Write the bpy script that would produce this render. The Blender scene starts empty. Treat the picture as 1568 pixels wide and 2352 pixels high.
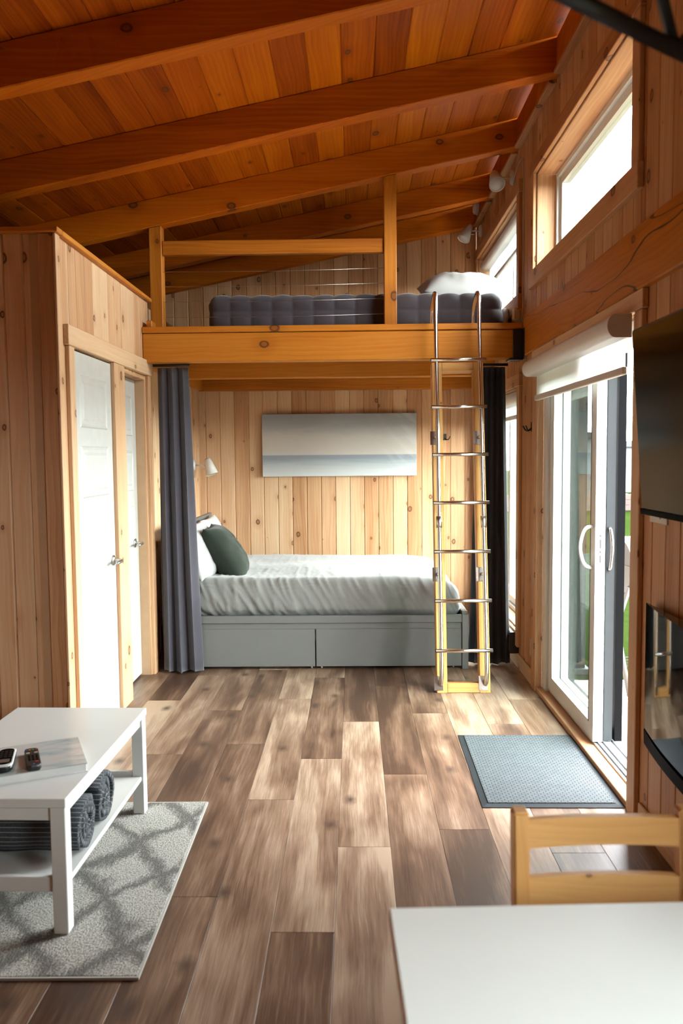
import bpy, bmesh, math, random
from mathutils import Vector, Matrix, noise
random.seed(7)
S = bpy.context.scene
COL = S.collection
R = math.radians

# ------------------------------------------------------------------ camera, world, lights, exposure
F_PX = 1860.0
cam_d = bpy.data.cameras.new('camera')
cam = bpy.data.objects.new('camera', cam_d); COL.objects.link(cam); S.camera = cam
cam_d.sensor_fit = 'VERTICAL'; cam_d.sensor_height = 36.0; cam_d.sensor_width = 24.0
cam_d.lens = F_PX / 2352.0 * 36.0
cam_d.clip_start = 0.05; cam_d.clip_end = 200
# world axes seen from the lens (right, down, forward); +Y runs into the room
_d = Vector(((812 - 784) / F_PX, (1045 - 1176) / F_PX, 1.0)).normalized()
_x = Vector((1.0, -0.009, 0.0)); _x = (_x - _d * _x.dot(_d)).normalized()
_z = _x.cross(_d)
_m = Matrix((_x, _d, _z))                       # rows: world X, Y, Z expressed in lens axes
right, down, fwd = _m.col[0], _m.col[1], _m.col[2]
cam.matrix_world = Matrix(((right[0], -down[0], -fwd[0], 0.0),
                           (right[1], -down[1], -fwd[1], 0.0),
                           (right[2], -down[2], -fwd[2], 1.5),
                           (0, 0, 0, 1)))
cam_d.dof.use_dof = True; cam_d.dof.focus_distance = 4.9; cam_d.dof.aperture_fstop = 3.2

world = bpy.data.worlds.new('overcast_sky'); S.world = world
world.use_nodes = True
_bg = world.node_tree.nodes['Background']
_bg.inputs['Color'].default_value = (0.965, 0.98, 1.0, 1); _bg.inputs['Strength'].default_value = 45.0

def portal(name, loc, rot, sx, sy):
    l = bpy.data.lights.new(name, 'AREA'); l.shape = 'RECTANGLE'; l.size = sx; l.size_y = sy
    l.cycles.is_portal = True
    o = bpy.data.objects.new(name, l); COL.objects.link(o); o.location = loc; o.rotation_euler = rot
    return o
# daylight openings (sampling guides only, they give off no light themselves)
_rx = (0, R(90), 0)
portal('portal_sliding_door', (1.36, 4.18, 1.03), _rx, 2.06, 1.78)
portal('portal_high_window', (1.36, 4.28, 2.94), _rx, 0.62, 1.84)
portal('portal_loft_window', (1.36, 6.62, 2.92), _rx, 0.70, 1.88)
portal('portal_alcove_window', (1.36, 6.58, 1.10), _rx, 1.74, 1.88)
portal('portal_kitchen_window', (1.36, 0.15, 1.45), _rx, 0.85, 1.35)  # guide for the unseen window added beside the table

S.view_settings.view_transform = 'Standard'; S.view_settings.look = 'None'
S.view_settings.gamma = 1.0; S.view_settings.use_curve_mapping = False
S.view_settings.exposure = 0.0
S.cycles.max_bounces = 6; S.cycles.diffuse_bounces = 4; S.cycles.adaptive_threshold = 0.04; S.cycles.glossy_bounces = 2
S.cycles.transmission_bounces = 4; S.cycles.transparent_max_bounces = 8
S.cycles.sample_clamp_indirect = 6.0; S.cycles.caustics_reflective = False; S.cycles.caustics_refractive = False
S.cycles.use_denoising = True

# ------------------------------------------------------------------ material helpers
class NT:
    def __init__(s, name):
        s.m = bpy.data.materials.new(name); s.m.use_nodes = True
        s.t = s.m.node_tree; s.b = s.t.nodes['Principled BSDF']; s.out = s.t.nodes['Material Output']
    def n(s, kind, **kw):
        nd = s.t.nodes.new(kind)
        for k, v in kw.items(): setattr(nd, k, v)
        return nd
    def l(s, a, b): s.t.links.new(a, b)
    def val(s, sock, v):
        if hasattr(v, 'is_output') : s.l(v, sock)
        else: sock.default_value = v
    def math(s, op, a, b=0.0, c=0.0):
        nd = s.n('ShaderNodeMath', operation=op)
        for i, v in enumerate((a, b, c)):
            if i < len(nd.inputs): s.val(nd.inputs[i], v)
        return nd.outputs[0]
    def comb(s, x, y, z):
        nd = s.n('ShaderNodeCombineXYZ')
        for i, v in enumerate((x, y, z)): s.val(nd.inputs[i], v)
        return nd.outputs[0]
    def noise(s, vec, scale=1.0, detail=3.0, rough=0.55, dist=0.0):
        nd = s.n('ShaderNodeTexNoise'); s.l(vec, nd.inputs['Vector'])
        nd.inputs['Scale'].default_value = scale; nd.inputs['Detail'].default_value = detail
        nd.inputs['Roughness'].default_value = rough; nd.inputs['Distortion'].default_value = dist
        return nd.outputs['Fac']
    def ramp(s, fac, stops, interp='LINEAR'):
        nd = s.n('ShaderNodeValToRGB'); s.l(fac, nd.inputs[0]); cr = nd.color_ramp; cr.interpolation = interp
        while len(cr.elements) < len(stops): cr.elements.new(0.5)
        for e, (p, c) in zip(cr.elements, stops):
            e.position = p; e.color = (*c, 1) if len(c) == 3 else c
        return nd.outputs[0]
    def mix(s, fac, a, b, blend='MIX'):
        nd = s.n('ShaderNodeMix', data_type='RGBA', blend_type=blend)
        s.val(nd.inputs[0], fac)
        for sock, v in ((nd.inputs[6], a), (nd.inputs[7], b)):
            if hasattr(v, 'is_output'): s.l(v, sock)
            else: sock.default_value = (*v, 1) if len(v) == 3 else v
        return nd.outputs[2]
    def maprange(s, v, a, b, c=0.0, d=1.0):
        nd = s.n('ShaderNodeMapRange'); s.l(v, nd.inputs[0])
        for i, q in enumerate((a, b, c, d)): nd.inputs[i + 1].default_value = q
        return nd.outputs[0]
    def bump(s, h, strength=0.2, dist=0.01):
        nd = s.n('ShaderNodeBump'); s.l(h, nd.inputs['Height'])
        nd.inputs['Strength'].default_value = strength; nd.inputs['Distance'].default_value = dist
        s.l(nd.outputs[0], s.b.inputs['Normal'])
    def coord(s, which='Object'):
        return s.n('ShaderNodeTexCoord').outputs[which]
    def set(s, color=None, rough=None, metal=None, spec=None, coat=None):
        if color is not None:
            if hasattr(color, 'is_output'): s.l(color, s.b.inputs['Base Color'])
            else: s.b.inputs['Base Color'].default_value = (*color, 1)
        if rough is not None: s.val(s.b.inputs['Roughness'], rough)
        if metal is not None: s.b.inputs['Metallic'].default_value = metal
        if spec is not None: s.b.inputs['Specular IOR Level'].default_value = spec
        if coat is not None: s.b.inputs['Coat Weight'].default_value = coat
        return s.m

def plain(name, color, rough=0.5, metal=0.0, spec=0.5, mottle=0.04):
    t = NT(name); c = t.coord()
    f = t.noise(c, 14.0, 2.0)
    k = t.ramp(f, [(0.3, tuple(v * (1 - mottle) for v in color)), (0.7, tuple(min(1, v * (1 + mottle)) for v in color))])
    return t.set(k, rough, metal, spec)

def wood(name, axis, dark, mid, light, vary=0.5, knots=1.0, rough=0.45, knot_col=(0.10, 0.035, 0.012), grain=1.0, kscale=3.4, spec=0.4, cracks=False):
    """boards and beams: grain along the given axis, each object its own tone and its own knots"""
    t = NT(name)
    sep = t.n('ShaderNodeSeparateXYZ'); t.l(t.coord(), sep.inputs[0])
    rnd = t.n('ShaderNodeObjectInfo').outputs['Random']
    ax = 'xyz'.index(axis); o = [i for i in range(3) if i != ax]
    along = t.math('MULTIPLY_ADD', rnd, 31.7, sep.outputs[ax])
    a0 = t.math('MULTIPLY_ADD', rnd, 17.3, sep.outputs[o[0]])
    a1 = sep.outputs[o[1]]
    acr = t.math('ADD', a0, a1)
    # slow waviness of the grain
    wv = t.noise(t.comb(t.math('MULTIPLY', acr, 3.0), t.math('MULTIPLY', along, 1.2), 0.0), 1.0, 2.0)
    acr_w = t.math('MULTIPLY_ADD', wv, 0.10, acr)
    v1 = t.comb(t.math('MULTIPLY', acr_w, 70.0), t.math('MULTIPLY', along, 2.2), t.math('MULTIPLY', a1, 40.0))
    fine = t.noise(v1, 1.0, 3.0, 0.62)
    v2 = t.comb(t.math('MULTIPLY', acr_w, 9.0), t.math('MULTIPLY', along, 0.5), rnd)
    broad = t.noise(v2, 1.0, 2.0, 0.55, 0.3)
    rings = t.n('ShaderNodeTexWave', wave_type='BANDS', bands_direction='X', wave_profile='SAW')
    t.l(t.comb(t.math('MULTIPLY', acr_w, 11.0), t.math('MULTIPLY', along, 0.9), 0.0), rings.inputs['Vector'])
    rings.inputs['Scale'].default_value = 1.0; rings.inputs['Distortion'].default_value = 5.0
    rings.inputs['Detail'].default_value = 1.5; rings.inputs['Detail Scale'].default_value = 0.7
    f = t.math('ADD', t.math('MULTIPLY', fine, 0.35 * grain), t.math('MULTIPLY', broad, 0.55))
    f = t.math('ADD', f, t.math('MULTIPLY', rings.outputs['Fac'], 0.11 * grain))
    f = t.math('ADD', f, t.math('MULTIPLY', t.math('SUBTRACT', rnd, 0.5), vary))
    col = t.ramp(f, [(0.18, dark), (0.5, mid), (0.85, light)])
    if knots > 0:
        # knots: a flat cell pattern, a few of the cells used, elongated along the grain
        vo = t.n('ShaderNodeTexVoronoi', voronoi_dimensions='2D', feature='F1')
        jit = t.noise(t.comb(t.math('MULTIPLY', acr, 40.0), t.math('MULTIPLY', along, 25.0), 0.0), 1.0, 2.0)
        t.l(t.comb(t.math('MULTIPLY_ADD', jit, 0.012, t.math('MULTIPLY', acr, 1.0)), t.math('MULTIPLY', along, 0.72), 0.0), vo.inputs['Vector'])
        vo.inputs['Scale'].default_value = kscale
        sc = t.n('ShaderNodeSeparateColor'); t.l(vo.outputs['Color'], sc.inputs[0])
        size = t.maprange(sc.outputs[0], 0.10, 1.0, 0.0, 0.085 * knots)
        inner = t.math('DIVIDE', vo.outputs['Distance'], t.math('MAXIMUM', size, 0.001))
        km = t.ramp(inner, [(0.0, (0.55,) * 3), (0.45, (0.45,) * 3), (0.62, (1.0,) * 3), (0.85, (0.8,) * 3), (1.0, (0,) * 3)])
        km = t.math('MULTIPLY', km, t.math('GREATER_THAN', sc.outputs[0], 0.18))
        halo = t.math('MULTIPLY', t.maprange(inner, 1.0, 3.2, 0.35, 0.0), t.math('GREATER_THAN', sc.outputs[0], 0.18))
        col = t.mix(halo, col, dark)
        col = t.mix(km, col, knot_col)
    if cracks:
        cn = t.noise(t.comb(t.math('MULTIPLY', acr, 4.0), t.math('MULTIPLY', along, 0.42), 2.0), 1.0, 2.5, 0.5)
        cm = t.math('LESS_THAN', t.math('ABSOLUTE', t.math('SUBTRACT', cn, 0.53)), 0.0035)
        col = t.mix(t.math('MULTIPLY', cm, 0.85), col, (0.05, 0.016, 0.006))
    t.bump(fine, 0.08, 0.004)
    return t.set(col, rough, 0.0, spec)

M = {}
# pale pine of the walls; amber pine of roof, loft and ladder
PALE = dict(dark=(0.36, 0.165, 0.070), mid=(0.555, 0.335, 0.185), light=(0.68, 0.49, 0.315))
SHADE_TONED = dict(dark=(0.31, 0.12, 0.042), mid=(0.49, 0.255, 0.118), light=(0.61, 0.39, 0.215))  # pale pine darkened and reddened: shade painted into window wall and gable
AMB = dict(dark=(0.24, 0.056, 0.005), mid=(0.44, 0.145, 0.013), light=(0.57, 0.235, 0.032))
RED = dict(dark=(0.17, 0.022, 0.0008), mid=(0.38, 0.076, 0.001), light=(0.58, 0.165, 0.003))
for a in 'xyz':
    M['pale_' + a] = wood('pale_pine_' + a, a, **PALE, vary=0.42, rough=0.5, kscale=4.3, knots=1.25, spec=0.25)
    M['mellow_' + a] = wood('mellow_pine_' + a, a, **SHADE_TONED, vary=0.36, rough=0.5, kscale=4.3, knots=1.25, spec=0.25)
    M['amber_' + a] = wood('amber_pine_' + a, a, **AMB, vary=0.25, knots=0.8, rough=0.45, kscale=2.4, spec=0.25)
M['beam_y'] = wood('cracked_amber_beam', 'y', **AMB, vary=0.1, knots=1.0, rough=0.45, kscale=3.0, spec=0.25, cracks=True)
M['roof_y'] = wood('roof_pine', 'y', **RED, vary=0.38, knots=1.0, rough=0.55, kscale=3.0, spec=0.15)
M['rafter_x'] = wood('rafter_pine', 'x', dark=(0.20, 0.033, 0.0015), mid=(0.43, 0.096, 0.002), light=(0.56, 0.165, 0.005), vary=0.15, knots=0.9, rough=0.55, kscale=2.2, spec=0.15)
M['chair_z'] = wood('chair_pine_z', 'z', dark=(0.52, 0.22, 0.055), mid=(0.66, 0.36, 0.13), light=(0.74, 0.46, 0.20), vary=0.1, knots=0.4, rough=0.35, kscale=2.0)
M['chair_x'] = wood('chair_pine_x', 'x', dark=(0.52, 0.22, 0.055), mid=(0.66, 0.36, 0.13), light=(0.74, 0.46, 0.20), vary=0.1, knots=0.8, rough=0.35, kscale=3.2)
for a in 'xz': M['ladder_' + a] = wood('honey_pine_' + a, a, dark=(0.40, 0.155, 0.032), mid=(0.53, 0.265, 0.085), light=(0.60, 0.345, 0.13), vary=0.1, knots=0.5, rough=0.4, kscale=2.0, spec=0.25)
M['deck_x'] = wood('deck_boards', 'x', dark=(0.34, 0.24, 0.18), mid=(0.44, 0.33, 0.26), light=(0.52, 0.42, 0.34), knots=0.4, spec=0.1)

def floor_mat():
    t = NT('vinyl_oak_plank')
    sep = t.n('ShaderNodeSeparateXYZ'); t.l(t.coord(), sep.inputs[0])
    rnd = t.n('ShaderNodeObjectInfo').outputs['Random']
    x = t.math('MULTIPLY_ADD', rnd, 23.0, sep.outputs[0]); y = t.math('MULTIPLY_ADD', rnd, 41.0, sep.outputs[1])
    w = t.noise(t.comb(t.math('MULTIPLY', x, 4.0), t.math('MULTIPLY', y, 1.6), 0.0), 1.0, 2.0)
    xw = t.math('MULTIPLY_ADD', w, 0.04, x)
    fine = t.noise(t.comb(t.math('MULTIPLY', xw, 210.0), t.math('MULTIPLY', y, 7.0), 0.0), 1.0, 4.0, 0.65)
    streak = t.noise(t.comb(t.math('MULTIPLY', xw, 13.0), t.math('MULTIPLY', y, 0.9), rnd), 1.0, 3.0, 0.6, 0.5)
    band = t.noise(t.comb(t.math('MULTIPLY', x, 6.0), t.math('MULTIPLY', y, 0.35), 3.0), 1.0, 1.0)
    rings = t.n('ShaderNodeTexWave', wave_type='BANDS', bands_direction='X', wave_profile='SIN')
    t.l(t.comb(t.math('MULTIPLY', xw, 22.0), t.math('MULTIPLY', y, 1.6), 0.0), rings.inputs['Vector'])
    rings.inputs['Scale'].default_value = 2.0; rings.inputs['Distortion'].default_value = 5.0
    rings.inputs['Detail'].default_value = 1.0; rings.inputs['Detail Scale'].default_value = 0.5
    f = t.math('ADD', t.math('MULTIPLY', fine, 0.40), t.math('MULTIPLY', streak, 0.54))
    f = t.math('ADD', f, t.math('MULTIPLY', band, 0.30))
    f = t.math('ADD', f, t.math('MULTIPLY', rings.outputs['Fac'], 0.035))
    f = t.math('ADD', f, t.math('MULTIPLY', t.math('SUBTRACT', rnd, 0.5), 0.42))
    blot = t.noise(t.comb(t.math('MULTIPLY', x, 7.0), t.math('MULTIPLY', y, 1.9), 9.0), 1.0, 2.0, 0.5, 0.5)
    f = t.math('ADD', f, t.math('MULTIPLY', t.math('SUBTRACT', blot, 0.5), 0.72))
    line = t.noise(t.comb(t.math('MULTIPLY', xw, 85.0), t.math('MULTIPLY', y, 2.2), 5.0), 1.0, 3.0, 0.7)
    f = t.math('ADD', f, t.math('MULTIPLY', t.math('SUBTRACT', line, 0.5), 0.36))
    f = t.math('SUBTRACT', f, 0.14)
    col = t.ramp(f, [(0.26, (0.060, 0.031, 0.019)), (0.45, (0.135, 0.076, 0.047)), (0.60, (0.235, 0.150, 0.10)), (0.80, (0.40, 0.295, 0.212))])
    vo = t.n('ShaderNodeTexVoronoi', voronoi_dimensions='2D', feature='F1')
    jit = t.noise(t.comb(t.math('MULTIPLY', x, 40.0), t.math('MULTIPLY', y, 25.0), 0.0), 1.0, 3.0)
    t.l(t.comb(t.math('MULTIPLY_ADD', jit, 0.03, x), t.math('MULTIPLY', y, 0.6), 0.0), vo.inputs['Vector'])
    vo.inputs['Scale'].default_value = 3.4
    sc = t.n('ShaderNodeSeparateColor'); t.l(vo.outputs['Color'], sc.inputs[0])
    km = t.math('MULTIPLY', t.maprange(vo.outputs['Distance'], 0.015, 0.13, 0.9, 0.0), t.math('GREATER_THAN', sc.outputs[0], 0.35))
    col = t.mix(km, col, (0.055, 0.031, 0.022))
    t.bump(fine, 0.06, 0.003)
    rr = t.math('MULTIPLY_ADD', fine, 0.16, 0.30)
    return t.set(col, rr, 0.0, 0.45)
M['floor'] = floor_mat()
M['sub'] = plain('subfloor', (0.08, 0.055, 0.04), 0.8)
M['core'] = plain('wall_core', (0.45, 0.29, 0.17), 0.8)
M['white'] = plain('white_paint', (0.53, 0.545, 0.528), 0.35)
M['white_lacquer'] = plain('white_lacquer', (0.60, 0.615, 0.60), 0.28, mottle=0.01)
M['table_white'] = plain('white_table_top', (0.80, 0.82, 0.80), 0.3, mottle=0.01)
M['vinyl'] = plain('white_vinyl', (0.68, 0.70, 0.69), 0.3, mottle=0.01)
M['lamp_white'] = plain('lamp_white', (0.66, 0.645, 0.60), 0.35, mottle=0.01)
M['plastic'] = plain('white_plastic', (0.6, 0.585, 0.55), 0.4, mottle=0.02)
M['cord'] = plain('pale_cord', (0.50, 0.44, 0.34), 0.6)
M['black_metal'] = plain('black_metal', (0.010, 0.010, 0.012), 0.45, 0.0)
M['black_plastic'] = plain('black_plastic', (0.012, 0.012, 0.013), 0.35)
M['black_frame'] = plain('black_frame', (0.0016, 0.0018, 0.0022), 0.6, spec=0.03)
M['alu'] = plain('grey_aluminium', (0.085, 0.098, 0.104), 0.5, 0.0, spec=0.2)
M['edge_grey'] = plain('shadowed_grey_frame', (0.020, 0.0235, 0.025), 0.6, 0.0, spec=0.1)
M['chrome'] = plain('brushed_steel', (0.74, 0.72, 0.70), 0.22, 1.0, mottle=0.03)
M['nickel'] = plain('satin_nickel', (0.62, 0.60, 0.57), 0.28, 1.0, mottle=0.03)
M['bed_grey'] = plain('grey_lacquer', (0.130, 0.133, 0.127), 0.4, mottle=0.015)
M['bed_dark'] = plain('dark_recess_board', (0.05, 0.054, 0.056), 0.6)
M['rubber'] = plain('rubber_edge', (0.030, 0.035, 0.038), 0.7, spec=0.1)
M['page'] = plain('white_card', (0.78, 0.80, 0.80), 0.35)
M['stone'] = plain('grey_siding', (0.0105, 0.0112, 0.0112), 0.7)
M['post_dark'] = plain('dark_grey_post', (0.0045, 0.0052, 0.0052), 0.7, spec=0.1)
M['fence_brown'] = plain('brown_planter_wood', (0.020, 0.010, 0.006), 0.7)
M['grill_grey'] = plain('grey_grill_shell', (0.022, 0.024, 0.024), 0.4)
M['red'] = plain('red_key', (0.55, 0.02, 0.02), 0.4); M['blue'] = plain('blue_key', (0.02, 0.12, 0.5), 0.4)
M['orange'] = plain('orange_key', (0.65, 0.22, 0.02), 0.4); M['green_key'] = plain('green_key', (0.03, 0.3, 0.1), 0.4)
M['key_grey'] = plain('grey_key', (0.35, 0.35, 0.33), 0.4)
M['lcd'] = plain('phone_display', (0.11, 0.085, 0.07), 0.15)

def fabric(name, dark, light, weave=900.0, rough=0.9, sheen=0.3, bump=0.15):
    t = NT(name); c = t.coord()
    f = t.noise(c, weave * 0.25, 2.0); g = t.noise(c, 5.0, 3.0)
    k = t.math('ADD', t.math('MULTIPLY', f, 0.5), t.math('MULTIPLY', g, 0.5))
    t.b.inputs['Sheen Weight'].default_value = sheen
    t.bump(f, bump, 0.002)
    return t.set(t.ramp(k, [(0.3, dark), (0.7, light)]), rough, 0, 0.2)
M['duvet'] = fabric('grey_cotton', (0.165, 0.165, 0.155), (0.195, 0.195, 0.184))
M['linen_white'] = fabric('white_cotton', (0.47, 0.47, 0.455), (0.54, 0.54, 0.525))
M['velvet'] = fabric('green_velvet', (0.013, 0.0195, 0.0125), (0.022, 0.031, 0.0205), sheen=0.15)
M['curtain'] = fabric('charcoal_curtain', (0.046, 0.043, 0.055), (0.062, 0.058, 0.073), sheen=0.4)
M['curtain_dark'] = fabric('black_curtain', (0.014, 0.014, 0.018), (0.020, 0.020, 0.026), sheen=0.25)
M['quilt'] = fabric('plum_grey_quilt', (0.050, 0.042, 0.052), (0.070, 0.060, 0.072), rough=0.7, sheen=0.4)

def stripes_mat():
    t = NT('striped_knit'); uv = t.n('ShaderNodeUVMap').outputs[0]
    sep = t.n('ShaderNodeSeparateXYZ'); t.l(uv, sep.inputs[0])
    s = t.math('FRACT', t.math('MULTIPLY', sep.outputs[0], 68.0))
    m = t.math('LESS_THAN', s, 0.11)
    f = t.noise(t.coord(), 260.0, 2.0)
    base = t.ramp(f, [(0.3, (0.030, 0.034, 0.040)), (0.7, (0.065, 0.070, 0.078))])
    t.bump(f, 0.5, 0.004)
    return t.set(t.mix(m, base, (0.26, 0.27, 0.27)), 0.95, 0, 0.1)
M['blanket'] = stripes_mat()

def art_mat():
    """flat print: hazy sky over a calm grey sea, with some diagonal light"""
    t = NT('seascape_print'); sep = t.n('ShaderNodeSeparateXYZ'); t.l(t.coord(), sep.inputs[0])
    x, z = sep.outputs[0], sep.outputs[2]
    cl = t.noise(t.comb(t.math('MULTIPLY', x, 2.0), 0.0, t.math('MULTIPLY', z, 7.0)), 1.0, 4.0, 0.6, 0.6)
    h = t.math('MULTIPLY_ADD', t.math('SUBTRACT', cl, 0.5), 0.35, t.maprange(z, -0.30, 0.30))
    sky = t.ramp(h, [(0.30, (0.50, 0.49, 0.47)), (0.46, (0.50, 0.455, 0.405)), (0.62, (0.50, 0.475, 0.435)), (0.80, (0.36, 0.38, 0.40)), (1.0, (0.29, 0.32, 0.36))])
    wv = t.noise(t.comb(t.math('MULTIPLY', x, 2.5), 0.0, t.math('MULTIPLY', z, 45.0)), 1.0, 3.0)
    s2 = t.math('MULTIPLY_ADD', t.math('SUBTRACT', wv, 0.5), 0.3, t.maprange(z, -0.30, -0.09))
    sea = t.ramp(s2, [(0.1, (0.55, 0.58, 0.57)), (0.5, (0.42, 0.455, 0.465)), (0.85, (0.24, 0.27, 0.30))])
    col = t.mix(t.math('LESS_THAN', z, -0.092), sky, sea)
    rip = t.noise(t.comb(t.math('MULTIPLY', t.math('ADD', x, z), 9.0), t.math('MULTIPLY', t.math('SUBTRACT', x, z), 1.2), 0.0), 1.0, 2.0)
    k = t.math('MULTIPLY', t.maprange(rip, 0.5, 0.75), t.maprange(x, 0.25, 0.6))
    col = t.mix(t.math('MULTIPLY', k, 0.4), col, (0.62, 0.64, 0.64))
    return t.set(col, 0.6, 0, 0.3)
M['art'] = art_mat()

def rug_mat():
    t = NT('trellis_rug'); sep = t.n('ShaderNodeSeparateXYZ'); c = t.coord(); t.l(c, sep.inputs[0])
    x, y = sep.outputs[0], sep.outputs[1]
    d = t.noise(c, 4.0, 2.0); d2 = t.noise(t.comb(t.math('ADD', x, 7.0), y, 3.0), 3.0, 2.0)
    xw = t.math('MULTIPLY_ADD', t.math('SUBTRACT', d, 0.5), 0.22, x); yw = t.math('MULTIPLY_ADD', t.math('SUBTRACT', d2, 0.5), 0.22, y)
    def band(sign):
        u = t.math('MULTIPLY_ADD', yw, sign * 0.72, xw)
        fr = t.math('FRACT', t.math('MULTIPLY', u, 3.3))
        return t.math('ABSOLUTE', t.math('SUBTRACT', fr, 0.5))
    a, b = band(1.0), band(-1.0)
    ln = t.math('MINIMUM', a, b)
    st = t.noise(t.comb(t.math('MULTIPLY', x, 30.0), t.math('MULTIPLY', y, 150.0), 0.0), 1.0, 3.0, 0.7)
    st2 = t.noise(t.comb(t.math('MULTIPLY', x, 160.0), t.math('MULTIPLY', y, 22.0), 0.0), 1.0, 2.0, 0.7)
    e = t.math('ADD', ln, t.math('MULTIPLY', t.math('SUBTRACT', st2, 0.5), 0.42))
    e = t.math('ADD', e, t.math('MULTIPLY', t.math('SUBTRACT', d, 0.5), 0.16))
    dense = t.noise(t.comb(t.math('MULTIPLY', x, 1.6), y, 0.0), 130.0, 2.0, 0.8)
    pale = t.ramp(dense, [(0.38, (0.12, 0.117, 0.105)), (0.58, (0.50, 0.49, 0.45))])
    greyc = t.ramp(dense, [(0.35, (0.070, 0.068, 0.062)), (0.65, (0.20, 0.195, 0.18))])
    col = t.mix(t.maprange(e, 0.04, 0.19), greyc, pale)
    t.bump(dense, 0.5, 0.006)
    return t.set(col, 0.95, 0, 0.1)
M['rug'] = rug_mat()
M['rug_edge'] = fabric('rug_binding', (0.28, 0.272, 0.24), (0.36, 0.352, 0.32))

def mat_mat():
    t = NT('woven_rubber'); sep = t.n('ShaderNodeSeparateXYZ'); t.l(t.coord(), sep.inputs[0])
    br = t.n('ShaderNodeTexBrick'); t.l(t.comb(sep.outputs[0], sep.outputs[1], 0.0), br.inputs['Vector'])
    br.inputs['Scale'].default_value = 34.0; br.inputs['Mortar Size'].default_value = 0.075
    br.inputs['Brick Width'].default_value = 0.95; br.inputs['Row Height'].default_value = 0.5
    br.inputs['Color1'].default_value = (0.088, 0.101, 0.106, 1); br.inputs['Color2'].default_value = (0.075, 0.087, 0.092, 1)
    br.inputs['Mortar'].default_value = (0.027, 0.032, 0.036, 1); br.inputs['Mortar Smooth'].default_value = 0.4
    t.bump(t.math('SUBTRACT', 1.0, br.outputs['Fac']), 0.5, 0.004)
    return t.set(br.outputs['Color'], 0.8, 0, 0.08)
M['mat'] = mat_mat()

def cover_mat():
    t = NT('glossy_cover'); c = t.coord()
    sep = t.n('ShaderNodeSeparateXYZ'); t.l(c, sep.inputs[0])
    f = t.noise(t.comb(t.math('MULTIPLY', sep.outputs[0], 5.0), t.math('MULTIPLY', sep.outputs[1], 14.0), 0.0), 1.0, 4.0, 0.6, 0.4)
    return t.set(t.ramp(f, [(0.25, (0.17, 0.24, 0.26)), (0.40, (0.36, 0.42, 0.43)), (0.52, (0.50, 0.50, 0.49)), (0.70, (0.52, 0.48, 0.44))]), 0.15)
M['cover'] = cover_mat()

def glossy_black(name, rough=0.06, tint=(0.006, 0.007, 0.009)):
    t = NT(name); f = t.noise(t.coord(), 3.0, 2.0)
    return t.set(t.ramp(f, [(0.3, tint), (0.7, tuple(v * 1.3 for v in tint))]), rough, 0, 0.6)
M['screen'] = glossy_black('screen_glass', 0.12, (0.003, 0.003, 0.003)); M['screen'].node_tree.nodes['Principled BSDF'].inputs['Specular IOR Level'].default_value = 0.14; M['fire_glass'] = glossy_black('fireplace_glass', 0.05); M['fire_glass'].node_tree.nodes['Principled BSDF'].inputs['Specular IOR Level'].default_value = 0.24

def glass_mat(name, tint):
    t = NT(name); t.t.nodes.remove(t.b)
    tr = t.n('ShaderNodeBsdfTransparent'); tr.inputs[0].default_value = (*tint, 1)
    gl = t.n('ShaderNodeBsdfGlossy'); gl.inputs['Roughness'].default_value = 0.02
    lw = t.n('ShaderNodeLayerWeight'); lw.inputs['Blend'].default_value = 0.5
    fr = t.math('MULTIPLY_ADD', t.math('POWER', lw.outputs['Facing'], 5.0), 0.9, 0.025)
    mx = t.n('ShaderNodeMixShader'); t.l(fr, mx.inputs[0]); t.l(tr.outputs[0], mx.inputs[1]); t.l(gl.outputs[0], mx.inputs[2])
    t.l(mx.outputs[0], t.out.inputs[0]); return t.m
M['glass'] = glass_mat('window_glass', (0.90, 0.94, 0.92))

def blind_mat():
    t = NT('translucent_blind'); f = t.noise(t.coord(), 300.0, 2.0)
    col = t.ramp(f, [(0.3, (0.70, 0.71, 0.69)), (0.7, (0.78, 0.79, 0.77))])
    t.set(col, 0.9, 0, 0.1)
    tl = t.n('ShaderNodeBsdfTranslucent'); t.l(col, tl.inputs[0])
    mx = t.n('ShaderNodeMixShader'); mx.inputs[0].default_value = 0.35
    t.l(t.b.outputs[0], mx.inputs[1]); t.l(tl.outputs[0], mx.inputs[2]); t.l(mx.outputs[0], t.out.inputs[0]); return t.m
M['blind'] = blind_mat()

def grass_mat():
    t = NT('lawn'); c = t.coord()
    f = t.noise(c, 9.0, 4.0, 0.7); g = t.noise(c, 0.4, 2.0)
    k = t.math('ADD', t.math('MULTIPLY', f, 0.6), t.math('MULTIPLY', g, 0.4))
    return t.set(t.ramp(k, [(0.3, (0.0045, 0.0088, 0.0016)), (0.7, (0.0095, 0.0155, 0.0036))]), 1.0, 0, 0.0)
M['grass'] = grass_mat()

# ------------------------------------------------------------------ geometry helpers
def link(o, parent=None):
    COL.objects.link(o)
    if parent is not None: o.parent = parent
    return o
def tag(o, label=None, cat=None, group=None, kind=None):
    if label: o['label'] = label
    if cat: o['category'] = cat
    if group: o['group'] = group
    if kind: o['kind'] = kind
    return o
def thing(name, label, cat, loc=(0, 0, 0), rot=(0, 0, 0), group=None, kind=None):
    o = bpy.data.objects.new(name, None); o.empty_display_size = 0.1
    link(o); o.location = loc; o.rotation_euler = rot
    return tag(o, label, cat, group, kind)
def mesh(name, verts, faces, mat, parent=None, loc=(0, 0, 0), smooth=False):
    me = bpy.data.meshes.new(name); me.from_pydata([tuple(v) for v in verts], [], faces); me.materials.append(mat)
    if smooth: me.polygons.foreach_set('use_smooth', [True] * len(me.polygons))
    o = bpy.data.objects.new(name, me); link(o, parent); o.location = loc
    return o
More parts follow.
